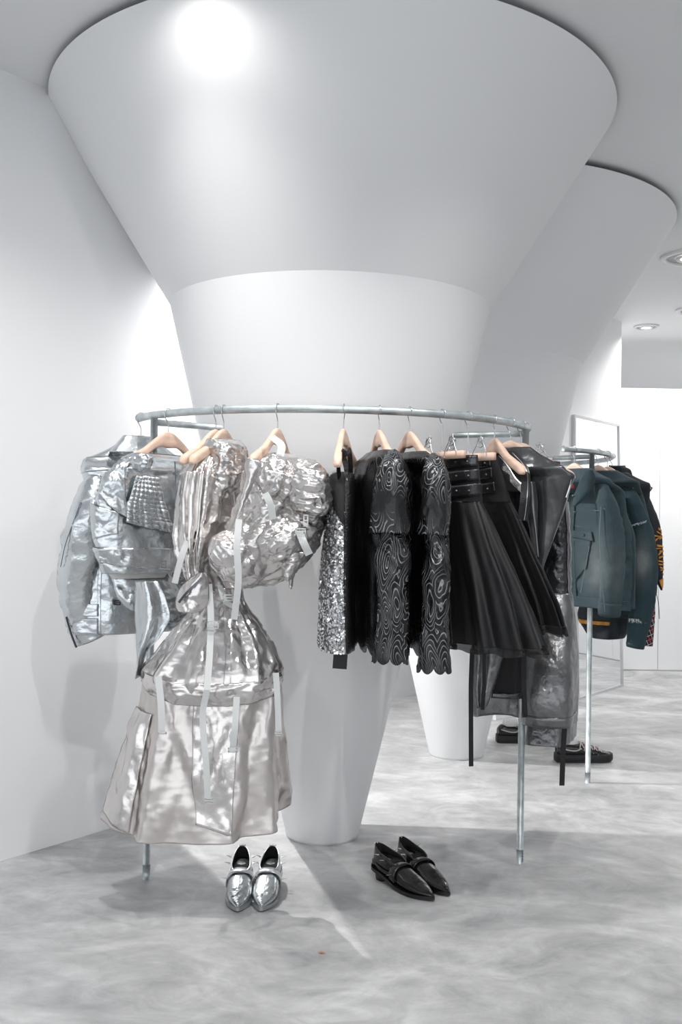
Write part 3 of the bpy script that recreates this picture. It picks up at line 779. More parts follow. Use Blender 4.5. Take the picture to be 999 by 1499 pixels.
lw.G[..., 2] += np.linspace(0, 1, lw.nv)[:, None] * .055 * np.sin(np.linspace(0, 2*np.pi, lw.nu, endpoint=False))[None]
lw.obj('lower_skirt', SHEER, g)
lw.patch('centre_panel', CHAMP, g, [(0.456, 0.075), (0.635, 0.05), (0.628, 0.95), (0.515, 0.875)], .010, (30, 50), cr=(.004, 14))
lw.patch('side_panel', CHAMP, g, [(0.098, 0.2), (0.255, 0.225), (0.247, 0.99), (0.08, 0.94)], .007, (20, 40), cr=(.004, 24))
for pts, w in (([(-0.431, 3.24, 1.107), (-0.419, 3.21, 0.998), (-0.416, 3.17, 0.881), (-0.417, 3.13, 0.778)], .021), ([(-0.417, 3.13, 0.778), (-0.429, 3.13, 0.692), (-0.413, 3.11, 0.545), (-0.403, 3.1, 0.424)], .020),
               ([(-0.589, 3.22, 0.805), (-0.574, 3.2, 0.709), (-0.569, 3.19, 0.622)], .022), ([(-0.323, 3.14, 0.756), (-0.325, 3.12, 0.663), (-0.331, 3.12, 0.596)], .020),
               ([(-0.206, 3.24, 0.819), (-0.197, 3.22, 0.722), (-0.192, 3.21, 0.631)], .020), ([(-0.393, 3.22, 1.102), (-0.372, 3.2, 1.055), (-0.336, 3.2, 1.034)], .016),
               ([(-0.5, 3.22, 1.248), (-0.518, 3.21, 1.197), (-0.539, 3.21, 1.11)], .020)):
    strap('webbing_strap', WEB, g, pts, w)
for c_, w, h in (((-0.409, 3.19, 0.978), .034, .022), ((-0.4, 3.095, 0.438), .022, .013), ((-0.33, 3.11, 0.594), .026, .012), ((-0.565, 3.18, 0.629), .022, .004), ((-0.192, 3.2, 0.63), .02, .013), ((-0.361, 3.18, 1.068), .030, .018)):
    buckle(g, c_, w, h)

# ---- bundled silver jacket with straps
hanger(C1, 258.9, 73, 'the bundled silver jacket', .19)
g = root('bundled_silver_jacket', (-0.24, 3.30, 1.05), 'crumpled pale silver jacket bunched up with puffed sleeve and loose webbing', 'jacket')
b = Body([(1.543, -0.21, 3.28, 0.039, 0.028), (1.525, -0.194, 3.28, 0.093, 0.067), (1.484, -0.188, 3.28, 0.132, 0.095), (1.393, -0.191, 3.28, 0.146, 0.106), (1.301, -0.212, 3.28, 0.16, 0.116), (1.233, -0.245, 3.28, 0.172, 0.124), (1.169, -0.269, 3.28, 0.151, 0.109), (1.127, -0.28, 3.28, 0.101, 0.073), (1.1, -0.266, 3.28, 0.045, 0.032)], 22, 150, 140, folds=(5, .03, .08, 1), crum=[(.026, 8, S1), (.013, 15, aniso((.6, 0, .5), .2)), (.006, 28, aniso((-.5, 0, .8), .22)), (.002, 60, S1)], seed=21, power=.95)
b.obj('body', BAGM, g)
CR = [(.012, 18, aniso((.3, 0, 1), .2)), (.006, 30, aniso((-.6, 0, 1), .2)), (.0015, 70, S1)]
blob('puffed_sleeve', BAGM, g, (-0.104, 3.17, 1.423), (.072, .065, .100), [(.016, 12, S1), (.014, 26, aniso((1, 0, -.25), .12)), (.002, 55, S1)], 22, (90, 80), lean=.25)
blob('lower_fold', BAGM, g, (-0.343, 3.18, 1.205), (.088, .07, .070), [(.020, 12, S1)] + CR, 23, (90, 80), lean=-.5)
blob('upper_fold', BAGM, g, (-0.21, 3.17, 1.456), (.060, .06, .078), [(.020, 14, S1)] + CR, 25, (90, 80), lean=.2)
blob('middle_fold', BAGM, g, (-0.19, 3.15, 1.259), (.085, .06, .060), [(.020, 13, S1)] + CR, 27, (90, 80), lean=.45)
sh = Sheet([(1.514, -0.302, 3.13, -0.267, 3.13), (1.492, -0.31, 3.13, -0.253, 3.13), (1.457, -0.305, 3.13, -0.27, 3.13), (1.387, -0.321, 3.13, -0.299, 3.13), (1.318, -0.337, 3.13, -0.32, 3.13)], 14, 30, bulge=.012, crum=[(.006, 26, S1)], seed=3)
sh.obj('collar', BAGM, g)
fl = Sheet([(1.219, -0.172, 3.16, -0.115, 3.16), (1.193, -0.185, 3.16, -0.124, 3.16), (1.158, -0.189, 3.16, -0.141, 3.16), (1.127, -0.171, 3.16, -0.162, 3.16)], 20, 24, bulge=.02, crum=[(.012, 24, S1)], seed=7)
fl.obj('ragged_flap', BAGM, g)
fl = Sheet([(1.192, -0.165, 3.2, -0.13, 3.2), (1.152, -0.169, 3.2, -0.147, 3.2), (1.098, -0.164, 3.2, -0.157, 3.2)], 12, 24, bulge=.015, crum=[(.010, 26, S1)], seed=8)
fl.obj('ragged_flap', BAGM, g)
for pts, w in (([(-0.32, 3.09, 1.322), (-0.323, 3.07, 1.237), (-0.317, 3.07, 1.13), (-0.329, 3.08, 1.008)], .021), ([(-0.131, 3.1, 1.286), (-0.115, 3.09, 1.25), (-0.098, 3.1, 1.214)], .024),
               ([(-0.239, 3.08, 1.405), (-0.222, 3.08, 1.371), (-0.213, 3.09, 1.324)], .022), ([(-0.229, 3.2, 1.591), (-0.197, 3.18, 1.563), (-0.2, 3.17, 1.527)], .026)):
    strap('webbing_strap', WEB, g, pts, w)
buckle(g, (-0.126, 3.085, 1.287), .030, .016)
buckle(g, (-0.111, 3.11, 1.321), .012, .034)

# ================================================================ black clothes
# ---- sequin dress
hanger(C1, 274.3, -100, 'the sequin dress')
g = root('sequin_dress', (0.007, 3.32, 0.87), 'short sleeveless silver sequin dress with black side panel, seen side on', 'dress')
b = Body([(1.484, 0.003, 3.31, 0.05, 0.033), (1.454, 0.001, 3.31, 0.11, 0.037), (1.328, -0.003, 3.31, 0.17, 0.042), (1.236, -0.007, 3.31, 0.17, 0.048), (1.075, -0.011, 3.31, 0.17, 0.054), (0.896, -0.01, 3.31, 0.17, 0.056)], -86, 80, 90, folds=(5, .0, .04, 1), crum=[(.005, 10, S1)], seed=31)
b.obj('sequin_ground', SEQBASE, g)
b.patch('side_panel', SEQBLK, g, [(0.976, 0.008), (1.462, 0.008), (1.393, 0.996), (1.093, 0.996)], .004, (10, 60))
b.patch('dark_armhole_patch', BLACKCL, g, [(0.454, 0.02), (0.997, 0.008), (1.005, 0.297), (0.857, 0.234)], .005, (10, 24))  # black patch painting the dark inside of the armhole, no real opening
rs = np.random.RandomState(3)
ns = 12000
S_ = rs.uniform(-.65, 1.9, ns); T_ = rs.uniform(.03, .995, ns)
P, N = b.sample(S_, T_); N = N * b.outward()
vis = (N[:, 0] < 0.25)
arm = np.array([(0.499, 0.02), (0.959, 0.305)])
vis &= ~((T_ < .10 + .22*np.clip((N[:, 0] + 1), 0, 1.2)) & (rs.rand(ns) < .9))
P = P[vis]; N = N[vis]
V = []; F = []
for k in range(len(P)):
    nn = N[k] + rs.normal(0, .35, 3); nn /= np.linalg.norm(nn)
    a_ = np.cross(nn, rs.normal(size=3)); a_ /= np.linalg.norm(a_); c_ = np.cross(nn, a_)
    r_ = rs.uniform(.0032, .0050); o_ = P[k] + N[k]*.004
    i0 = len(V)
    for q in range(6): V.append(o_ + a_*r_*math.cos(q*math.pi/3) + c_*r_*math.sin(q*math.pi/3))
    F.append(tuple(range(i0, i0 + 6)))
so = mesh_obj('sequins', V, F, SEQ, g, smooth=False); so['kind'] = 'stuff'
strap('shoulder_strap', SEQBLK, g, [(-0.007, 3.2, 1.461), (-0.01, 3.17, 1.503), (0.005, 3.2, 1.541), (0.025, 3.25, 1.545), (0.031, 3.27, 1.464)], (.022, .034), side=(.5, 1, .2))
strap('shoulder_strap', SEQBLK, g, [(0.005, 3.45, 1.558), (0.023, 3.42, 1.495), (0.028, 3.4, 1.446)], (.024, .034), side=(1, .4, .2))
V, F = box_mesh((0.005, 3.25, 0.863), (.047, .002, .058), ry=.06)
tg = mesh_obj('hang_tag', V, F, TAGM, g, smooth=False)
strap('tag_thread', BLACKTAPE, g, [(0.006, 3.25, 0.913), (0.006, 3.25, 0.89)], .002)

# ---- two lace blouses
def scallop_end(G, n, amp, part=.15):
    nv, nu = G.shape[:2]; t = np.linspace(0, 1, nv)[:, None]; th = np.linspace(0, 2*np.pi, nu, endpoint=False)[None]
    G[..., 2] -= amp * np.abs(np.sin(n*th/2)) ** .55 * np.clip((t - 1 + part)/part, 0, 1)
    return G
def lace_blouse(deg, yaw, label, held, torso_rows, upper, lower, hu, hl, neck, seed):
    hanger(C1, deg, yaw, held)
    x, y = rail_pt(C1, deg)
    g = root('lace_blouse', (x, y, .86), label, 'blouse')
    b = Body(torso_rows, yaw, 112, 90, folds=(7, .02, .08, 1), crum=[(.010, 10, LONGZ)], hemwave=(12, .028, 'scallop'), seed=seed)
    b.obj('torso', LACEDK, g)
    t = Tube(upper, hu, 60, 60, crum=[(.016, 8, DG1), (.012, 17, VERT), (.004, 34, DG2)], seed=seed + 1); t.obj('upper_sleeve', LACE, g)
    t = Tube(lower, hl, 100, 90, crum=[(.026, 8, DG1), (.018, 15, DG2), (.006, 30, VERT)], seed=seed + 2)
    t.G = scallop_end(t.G, 8, .020, .05); t.obj('lower_sleeve', LACE, g)
    mesh_obj('neckline', *tube_mesh(neck, .005, 8), BLACKCL, g)
    return g, b
g, b = lace_blouse(282.7, -78, 'black lace blouse with pale wave pattern hanging next to the sequin dress', 'the lace blouse next to the sequin dress',
    [(1.557, 0.126, 3.347, 0.127, 0.03), (1.542, 0.126, 3.347, 0.157, 0.045), (1.53, 0.126, 3.347, 0.182, 0.06), (1.483, 0.136, 3.34, 0.17, 0.083), (1.399, 0.137, 3.34, 0.18, 0.089), (1.237, 0.137, 3.34, 0.18, 0.087), (1.052, 0.14, 3.34, 0.18, 0.081), (0.913, 0.141, 3.34, 0.18, 0.077)],
    [(0.165, 3.2, 1.543), (0.161, 3.15, 1.483), (0.159, 3.13, 1.384), (0.156, 3.12, 1.282)], [(0.161, 3.14, 1.304), (0.169, 3.13, 1.2), (0.166, 3.13, 1.069), (0.16, 3.13, 0.891)],
    [(.016, .02), (.044, .045), (.058, .05), (.060, .045)], [(.034, .036), (.048, .04), (.048, .036), (.060, .036)],
    [(0.108, 3.45, 1.56), (0.122, 3.42, 1.496), (0.152, 3.33, 1.478), (0.16, 3.24, 1.537)], 41)
strap('size_label', WEB, g, [(0.131, 3.4, 1.519), (0.129, 3.4, 1.462)], .016)
g, b = lace_blouse(290.2, -70, 'black lace blouse with pale wave pattern hanging next to the buckled skirt', 'the lace blouse next to the buckled skirt',
    [(1.557, 0.231, 3.378, 0.127, 0.03), (1.542, 0.231, 3.378, 0.157, 0.042), (1.53, 0.231, 3.378, 0.182, 0.055), (1.482, 0.266, 3.37, 0.17, 0.05), (1.379, 0.272, 3.37, 0.18, 0.054), (1.122, 0.276, 3.37, 0.18, 0.045), (0.9, 0.279, 3.37, 0.18, 0.036)],
    [(0.3, 3.24, 1.539), (0.303, 3.19, 1.483), (0.302, 3.17, 1.387), (0.296, 3.16, 1.279)], [(0.298, 3.18, 1.301), (0.311, 3.16, 1.179), (0.306, 3.16, 1.047), (0.302, 3.16, 0.859)],
    [(.016, .02), (.038, .042), (.046, .046), (.048, .04)], [(.030, .036), (.044, .04), (.040, .036), (.052, .036)],
    [(0.22, 3.48, 1.564), (0.233, 3.44, 1.499), (0.265, 3.36, 1.481), (0.275, 3.27, 1.541)], 51)
strap('size_label', WEB, g, [(0.242, 3.4, 1.497), (0.24, 3.4, 1.454)], .014)

# ---- two tulle skirts with leather buckle straps
def tulle_skirt(deg, yaw, label, held, wrows, srows, hrows, straps, seed, name):
    clip_hanger(C1, deg, yaw, held, .125)
    x, y = rail_pt(C1, deg)
    g = root('tulle_skirt', (x, y, .86), label, 'skirt')
    w = Body(wrows, yaw, 60, 30, crum=[(.003, 14, S1)], seed=seed); w.obj('waistband', BLACKCL, g)
    s_ = Body(srows, yaw, 150, 100, folds=(10, .02, .15, 1), crum=[(.006, 8, LONGZ)], seed=seed + 1, power=1.0); s_.obj('tulle', TULLE, g)
    h = Body(hrows, yaw, 150, 12, folds=(10, .15, .16, 1), seed=seed + 1, power=1.0, hemwave=(9, .006, 'w')); h.obj('sheer_hem', TULLEHEM, g)
    for q, m_ in straps:
        st = w.patch('leather_strap', m_, g, q, .008, (16, 6), solid=.004, cr=(.003, 40))
        qq = np.array(q); c = qq.mean(0)
        P, N = w.sample(np.array([c[0] - .06, c[0] + .14]), np.array([c[1], c[1]]))
        N = N * w.outward()
        for k in range(2):
            o_ = P[k] + N[k]*.012
            V = []
            rv, rf = lathe([(.0001, .003), (.003, .0022), (.0045, -.001)], 8)
            nz = Vector(N[k]).to_track_quat('Z', 'Y').to_matrix()
            rv = rv @ np.array(nz).T + o_
            e = mesh_obj('rivet', rv - np.array(g.location), rf, METALBTN); e.parent = st
    return g
tulle_skirt(299.0, -60, 'black tulle skirt with three leather strap buckles, hung next to the lace blouse', 'the tulle skirt next to the lace blouse',
    [(1.553, 0.404, 3.43, 0.1, 0.029), (1.392, 0.417, 3.43, 0.1, 0.047)],
    [(1.396, 0.416, 3.43, 0.1, 0.049), (1.335, 0.43, 3.43, 0.12, 0.063), (1.216, 0.459, 3.43, 0.15, 0.086), (1.098, 0.487, 3.43, 0.18, 0.104), (0.991, 0.511, 3.43, 0.2, 0.118), (0.908, 0.531, 3.43, 0.21, 0.127)],
    [(0.911, 0.531, 3.43, 0.21, 0.127), (0.884, 0.534, 3.43, 0.21, 0.135)],
    [([(0.313, 0.059), (1.016, 0.0), (1.016, 0.221), (0.325, 0.279)], FOILBLK), ([(0.326, 0.368), (1.033, 0.294), (1.029, 0.515), (0.332, 0.603)], BLACKLE), ([(0.336, 0.691), (1.045, 0.588), (1.037, 0.838), (0.34, 0.941)], BLACKLE)], 61, 'g8')
tulle_skirt(307.1, -51, 'black tulle skirt with leather straps, hung next to the studded leather top', 'the tulle skirt next to the studded top',
    [(1.558, 0.509, 3.55, 0.064, 0.015), (1.396, 0.543, 3.55, 0.09, 0.022)],
    [(1.401, 0.543, 3.55, 0.09, 0.022), (1.337, 0.566, 3.55, 0.101, 0.024), (1.215, 0.605, 3.55, 0.12, 0.028), (1.117, 0.638, 3.55, 0.139, 0.033), (1.031, 0.669, 3.55, 0.146, 0.035), (0.965, 0.688, 3.55, 0.145, 0.034)],
    [(0.967, 0.688, 3.55, 0.145, 0.034), (0.935, 0.695, 3.55, 0.146, 0.035)],
    [([(0.226, 0.061), (0.767, -0.03), (0.721, 0.197), (0.154, 0.273)], FOILBLK), ([(0.203, 0.303), (0.735, 0.227), (0.688, 0.455), (0.184, 0.515)], BLACKLE), ([(0.131, 0.636), (0.712, 0.545), (0.68, 0.758), (0.179, 0.848)], BLACKLE)], 66, 'g9')

# ---- studded leather tank
hanger(C1, 317.2, -74, 'the studded black leather top')
g = root('studded_leather_top', (0.56, 3.62, 0.9), 'sleeveless black leather top with silver studded armholes between tulle skirt and pewter top', 'top')
b = Body([(1.516, 0.622, 3.66, 0.074, 0.025), (1.481, 0.632, 3.66, 0.074, 0.025), (1.389, 0.648, 3.66, 0.063, 0.021), (1.263, 0.666, 3.66, 0.061, 0.021), (1.085, 0.677, 3.66, 0.063, 0.021), (0.933, 0.679, 3.66, 0.063, 0.021)], -41, 80, 70, folds=(4, .01, .06, 1), crum=[(.008, 9, S1)], seed=71)
b.obj('torso', BLACKLE, g)
bp_ = Sheet([(1.589, 0.556, 3.62, 0.621, 3.62), (1.549, 0.572, 3.62, 0.672, 3.62), (1.488, 0.582, 3.62, 0.693, 3.62), (1.438, 0.593, 3.62, 0.694, 3.62)], 16, 20, bulge=.01, seed=3)
bp_.obj('back_panel', BLACKCL, g)
for pts in ([(0.565, 3.58, 1.566), (0.595, 3.55, 1.525), (0.615, 3.52, 1.484), (0.647, 3.48, 1.445)], [(0.609, 3.55, 1.575), (0.637, 3.48, 1.527), (0.646, 3.45, 1.482), (0.643, 3.44, 1.41), (0.64, 3.47, 1.333)]):
    strap('shoulder_strap', BLACKLE, g, pts, .034, side=(1, -.3, .6))
    st = strap('trim', WIRE, g, [tuple(np.array(p) + (0.006, -.006, .002)) for p in pts], .0025, side=(1, -.3, .6))
rs = np.random.RandomState(5); vs = []
for k in range(60):
    P, N = b.sample(np.array([.93 + .10*rs.rand()]), np.array([.22 + .22*rs.rand()])); N = N*b.outward()
    vs.append(box_mesh(P[0] + N[0]*.003, (.004, .004, .004)))
e = mesh_obj('studs', *join(*vs), WIRE, g, smooth=False); e['kind'] = 'stuff'

# ---- pewter leather top
hanger(C1, 325.2, -33, 'the draped pewter leather top')
g = root('pewter_leather_top', (0.68, 3.70, 1.14), 'smooth draped pewter leather top with wide pointed shoulder', 'top')
b = Body([(1.607, 0.631, 3.687, 0.082, 0.022), (1.578, 0.631, 3.687, 0.122, 0.025), (1.558, 0.631, 3.687, 0.162, 0.029), (1.538, 0.631, 3.687, 0.202, 0.032), (1.53, 0.631, 3.687, 0.217, 0.035), (1.495, 0.764, 3.64, 0.103, 0.046), (1.472, 0.763, 3.64, 0.095, 0.043), (1.416, 0.764, 3.64, 0.075, 0.034), (1.328, 0.76, 3.64, 0.049, 0.022), (1.239, 0.75, 3.64, 0.03, 0.015), (1.153, 0.741, 3.64, 0.007, 0.003)], -33, 80, 90, folds=(3, .02, .10, .7), crum=[(.012, 6, LONGZ)], seed=74, power=.95)
b.obj('drape', PEWTER, g)
strap('edge_trim', WIRE, g, [(0.839, 3.58, 1.501), (0.83, 3.57, 1.465), (0.816, 3.57, 1.42)], .004)
sh = Sheet([(1.476, 0.669, 3.6, 0.709, 3.6), (1.389, 0.671, 3.6, 0.721, 3.6), (1.289, 0.692, 3.6, 0.722, 3.6), (1.202, 0.703, 3.6, 0.728, 3.6)], 16, 40, bulge=.02, folds=(1, .004, .01), seed=2)
sh.obj('lapel', PEWTERG, g)

# ---- long grey metallic coat with black lining
hanger(C1, 333.1, -24, 'the long grey metallic coat')
g = root('metallic_coat', (0.56, 3.86, 0.52), 'long grey metallic coat with black lining and tie tapes, hanging behind the tulle skirts', 'coat')
b = Body([(1.569, 0.733, 3.92, 0.086, 0.056), (1.531, 0.723, 3.92, 0.114, 0.075), (1.34, 0.702, 3.92, 0.122, 0.08), (1.095, 0.672, 3.92, 0.129, 0.084), (0.877, 0.64, 3.92, 0.109, 0.071), (0.687, 0.634, 3.92, 0.106, 0.069), (0.562, 0.639, 3.92, 0.097, 0.064)], -24, 90, 100, folds=(5, .01, .07, 1), crum=[(.010, 10, LONGZ), (.005, 30, S1)], hemwave=(2, .012, 'w'), seed=81)
b.obj('outer_panel', PEWTERG, g)
sh = Sheet([(1.493, 0.614, 3.72, 0.661, 3.72), (0.874, 0.62, 3.72, 0.685, 3.72), (0.758, 0.599, 3.72, 0.694, 3.72), (0.662, 0.577, 3.72, 0.701, 3.72)], 20, 60, bulge=.01, folds=(1, .002, .006), seed=1)
sh.obj('lining', BLACKCL, g)
sh.patch('lining_hem', FOILBLK, g, [(0, .972), (1, .972), (1, .999), (0, .999)], .004, (20, 4))
sh2 = Sheet([(0.977, 0.51, 3.7, 0.597, 3.7), (0.836, 0.507, 3.7, 0.62, 3.7), (0.721, 0.509, 3.7, 0.591, 3.7), (0.629, 0.52, 3.7, 0.559, 3.7)], 16, 50, bulge=.012, folds=(1.5, .003, .008), crum=[(.005, 24, S1)], seed=4)
sh2.obj('front_panel', PEWTERG, g)
for pts, w in (([(0.496, 3.66, 0.854), (0.493, 3.66, 0.727), (0.495, 3.66, 0.575), (0.498, 3.66, 0.419)], .017), ([(0.541, 3.67, 0.866), (0.543, 3.67, 0.726), (0.539, 3.67, 0.627)], .014), ([(0.498, 3.64, 0.882), (0.49, 3.64, 0.794), (0.488, 3.64, 0.736)], .007)):
    strap('tie_tape', BLACKTAPE, g, pts, w, solid=.002)

# ---- foil trousers on a clip hanger
clip_hanger(C1, 338.6, -21, 'the two-tone foil trousers', .10, -.13)
g = root('foil_trousers', (0.83, 3.86, 0.46), 'wide grey metallic trousers with shiny black hips on a clip hanger', 'trousers')
b = Body([(1.567, 0.805, 3.86, 0.052, 0.04), (1.449, 0.824, 3.86, 0.054, 0.041), (1.262, 0.837, 3.86, 0.059, 0.045), (1.074, 0.847, 3.86, 0.061, 0.046), (0.967, 0.854, 3.86, 0.066, 0.05)], -21, 70, 70, folds=(5, .02, .05, 1), crum=[(.014, 10, S1), (.006, 30, S1)], seed=84)
b.obj('hips', FOILBLK, g)
b.patch('side_seam', PEWTERG, g, [(0.878, 0.263), (1.091, 0.263), (0.87, 0.978), (0.764, 0.978)], .004, (5, 40))
b2 = Body([(1.055, 0.851, 3.84, 0.047, 0.035), (1.012, 0.846, 3.84, 0.063, 0.048), (0.889, 0.83, 3.84, 0.094, 0.072), (0.756, 0.829, 3.84, 0.1, 0.135), (0.65, 0.828, 3.84, 0.1, 0.165), (0.554, 0.823, 3.84, 0.1, 0.142)], -21, 80, 70, folds=(4, .02, .07, 1), crum=[(.008, 11, LONGZ), (.004, 34, S1)], seed=86)
b2.obj('trouser_leg', PEWTERG, g)
b3 = Body([(1.007, 0.893, 4.04, 0.063, 0.048), (0.783, 0.877, 4.04, 0.1, 0.095), (0.615, 0.876, 4.04, 0.1, 0.173), (0.456, 0.872, 4.04, 0.1, 0.224)], -21, 80, 70, folds=(4, .02, .06, 1), crum=[(.008, 11, LONGZ), (.004, 34, S1)], seed=88)
b3.obj('trouser_leg', PEWTERG, g)
b2.patch('hem_band', PEWTERG, g, [(0.257, 0.915), (1.051, 0.915), (1.085, 0.995), (0.26, 0.995)], .003, (30, 4))
buckle(g, (0.828, 3.75, 1.035), .018, .012, matl=SPIKE, name='ankle_clasp')
for pts, w in (([(0.7, 3.72, 0.914), (0.699, 3.72, 0.746), (0.707, 3.72, 0.592)], .020), ([(0.863, 3.74, 0.591), (0.857, 3.74, 0.461), (0.854, 3.74, 0.332)], .020)):
    strap('tie_tape', BLACKTAPE, g, pts, w, solid=.002)

# ================================================================ denim rail
def seam_strip(parent, pts, w=.004, matl=None):
    return strap('seam', matl or SEAM, parent, pts, w, side=(1, -.4, .2), solid=.002)
hanger(C2, -54.0, -54, 'the washed denim jacket', .185)
g = root('denim_jacket', (1.19, 4.95, 0.86), 'washed blue grey denim jacket with buttoned chest pocket and pointed collar', 'jacket')
b = Body([(1.603, 1.174, 4.961, 0.102, 0.035), (1.58, 1.174, 4.961, 0.142, 0.048), (1.56, 1.174, 4.961, 0.182, 0.062), (1.542, 1.174, 4.961, 0.217, 0.075), (1.483, 1.28, 4.98, 0.181, 0.038), (1.283, 1.296, 4.98, 0.2, 0.05), (1.076, 1.304, 4.98, 0.2, 0.043), (0.903, 1.306, 4.98, 0.189, 0.04)], -54, 80, 80, folds=(4, .01, .05, 1), crum=[(.010, 8, S1), (.004, 24, S1)], seed=91)
FD1 = faded_denim('washed_denim_faded', (0.027, 0.050, 0.060), (0.15, 0.175, 0.185), tuple(np.array((1.294, 4.86, 1.115)) - np.array(g.location)), (.13, .4, .27))
b.obj('torso', FD1, g)
sv = Tube([(1.261, 4.86, 1.547), (1.28, 4.8, 1.465), (1.307, 4.77, 1.325), (1.317, 4.76, 1.12), (1.312, 4.78, 0.881)], [(.012, .02), (.042, .05), (.058, .058), (.058, .055), (.050, .045)], 36, 60, crum=[(.010, 9, S1), (.004, 26, S1)], seed=92)
sv.obj('sleeve', FD1, g)
sv.patch('cuff', FD1, g, [(-.6, .93), (1.6, .93), (1.6, .995), (-.6, .995)], .004, (40, 6))
sv3 = Tube([(1.393, 4.95, 1.405), (1.427, 4.93, 1.268), (1.44, 4.92, 1.115), (1.445, 4.93, 0.909)], [(.03, .05), (.042, .055), (.036, .05), (.030, .045)], 32, 50, crum=[(.008, 10, S1)], seed=97)
sv3.obj('sleeve', DENIM2, g)
for q, nm, of in (([(0.169, 0.174), (0.348, 0.174), (0.343, 0.99), (0.112, 0.99)], 'button_placket', .005), ([(0.254, 0.44), (0.515, 0.449), (0.529, 0.518), (0.254, 0.479)], 'pocket_flap', .007), ([(0.256, 0.469), (0.511, 0.508), (0.464, 0.705), (0.183, 0.951)], 'pocket', .004), ([(0.152, 0.921), (0.994, 0.931), (1.012, 1.0), (0.106, 0.995)], 'hem_band', .005)):
    b.patch(nm, FD1, g, q, of, (20, 14))
c_ = Sheet([(1.59, 1.194, 4.81, 1.223, 4.79), (1.55, 1.174, 4.821, 1.234, 4.779), (1.5, 1.155, 4.823, 1.22, 4.777), (1.449, 1.137, 4.816, 1.183, 4.784), (1.409, 1.128, 4.804, 1.14, 4.796)], 16, 24, bulge=.012, crum=[(.003, 20, S1)], seed=2)
c_.obj('collar', DENIM2, g)
V, F = box_mesh((1.14, 4.86, 1.511), (.022, .003, .018)); mesh_obj('neck_label', V, F, RED, g, smooth=False)
for p in ((1.141, 4.8, 1.382), (1.184, 4.79, 1.27), (1.134, 4.8, 1.462)):
    V, F = lathe([(.0001, .004), (.006, .003), (.008, 0)], 12); V = V[:, [0, 2, 1]] * (1, -1, 1) + np.array(p)
    mesh_obj('button', V, F, METALBTN, g)
for pts in ([(1.25, 4.735, 1.41), (1.242, 4.72, 1.252), (1.255, 4.71, 1.056), (1.275, 4.73, 0.905)], [(1.208, 4.8, 1.397), (1.253, 4.745, 1.39)], [(1.14, 4.79, 1.316), (1.224, 4.78, 1.3)], [(1.262, 4.73, 1.403), (1.322, 4.73, 1.365), (1.352, 4.74, 1.319)], [(1.211, 4.79, 1.217), (1.171, 4.79, 0.991)]):
    seam_strip(g, pts)

hanger(C2, -39.1, -38, 'the dark denim jacket with frayed seams', .185)
g = root('denim_jacket', (1.34, 5.12, 0.82), 'dark teal denim jacket with frayed shoulder seam and faded sleeve', 'jacket')
b = Body([(1.603, 1.332, 5.111, 0.102, 0.035), (1.58, 1.332, 5.111, 0.142, 0.048), (1.56, 1.332, 5.111, 0.182, 0.062), (1.542, 1.332, 5.111, 0.217, 0.075), (1.48, 1.469, 5.16, 0.113, 0.042), (1.355, 1.496, 5.16, 0.118, 0.044), (1.034, 1.531, 5.16, 0.089, 0.033), (0.837, 1.538, 5.16, 0.074, 0.028)], -38, 80, 80, folds=(4, .01, .05, 1), crum=[(.010, 8, S1)], seed=101)
b.obj('torso', DENIM2, g)
sv = Tube([(1.433, 5.06, 1.551), (1.471, 5.02, 1.459), (1.517, 4.99, 1.303), (1.534, 4.97, 1.114), (1.526, 4.97, 0.924), (1.497, 4.98, 0.706)], [(.012, .02), (.046, .05), (.060, .06), (.068, .06), (.062, .055), (.042, .042)], 40, 80, crum=[(.010, 8, S1), (.004, 22, S1)], seed=102)
FD = faded_denim('faded_teal_denim', (0.011, 0.033, 0.042), (0.14, 0.155, 0.16), tuple(np.array((1.508, 4.92, 1.143)) - np.array(g.location)), (.085, .2, .20))
sv.obj('sleeve', FD, g)
rs = np.random.RandomState(8)
for (x0, y0), (x1, y1), dn in (((1.44, 4.92, 1.32)[::2], (1.532, 4.92, 1.349)[::2], 0), ((1.446, 4.93, 0.858)[::2], (1.525, 4.93, 0.853)[::2], 1)):
    vs = []
    for k in range(26):
        t = k / 25 + rs.normal(0, .01); x = x0 + (x1 - x0)*t; z = y0 + (y1 - y0)*t
        l = rs.uniform(.008, .022) if dn else rs.uniform(.004, .010)
        vs.append(tube_mesh([(x, 4.925, z), (x + rs.normal(0, .004), 4.922, z - l*.5), (x + rs.normal(0, .006), 4.922, z - l)], .0011, 4))
    e = mesh_obj('frayed_edge', *join(*vs), FRAY, g); e['kind'] = 'stuff'
for pts in ([(1.387, 5.02, 1.521), (1.428, 4.99, 1.458), (1.466, 4.96, 1.337)], [(1.408, 5.0, 1.354), (1.431, 4.99, 1.215)]):
    seam_strip(g, pts, .003)
strap('loose_thread', DENIM2, g, [(1.596, 5.0, 1.01), (1.618, 5.0, 0.941), (1.626, 5.0, 0.851)], .003)

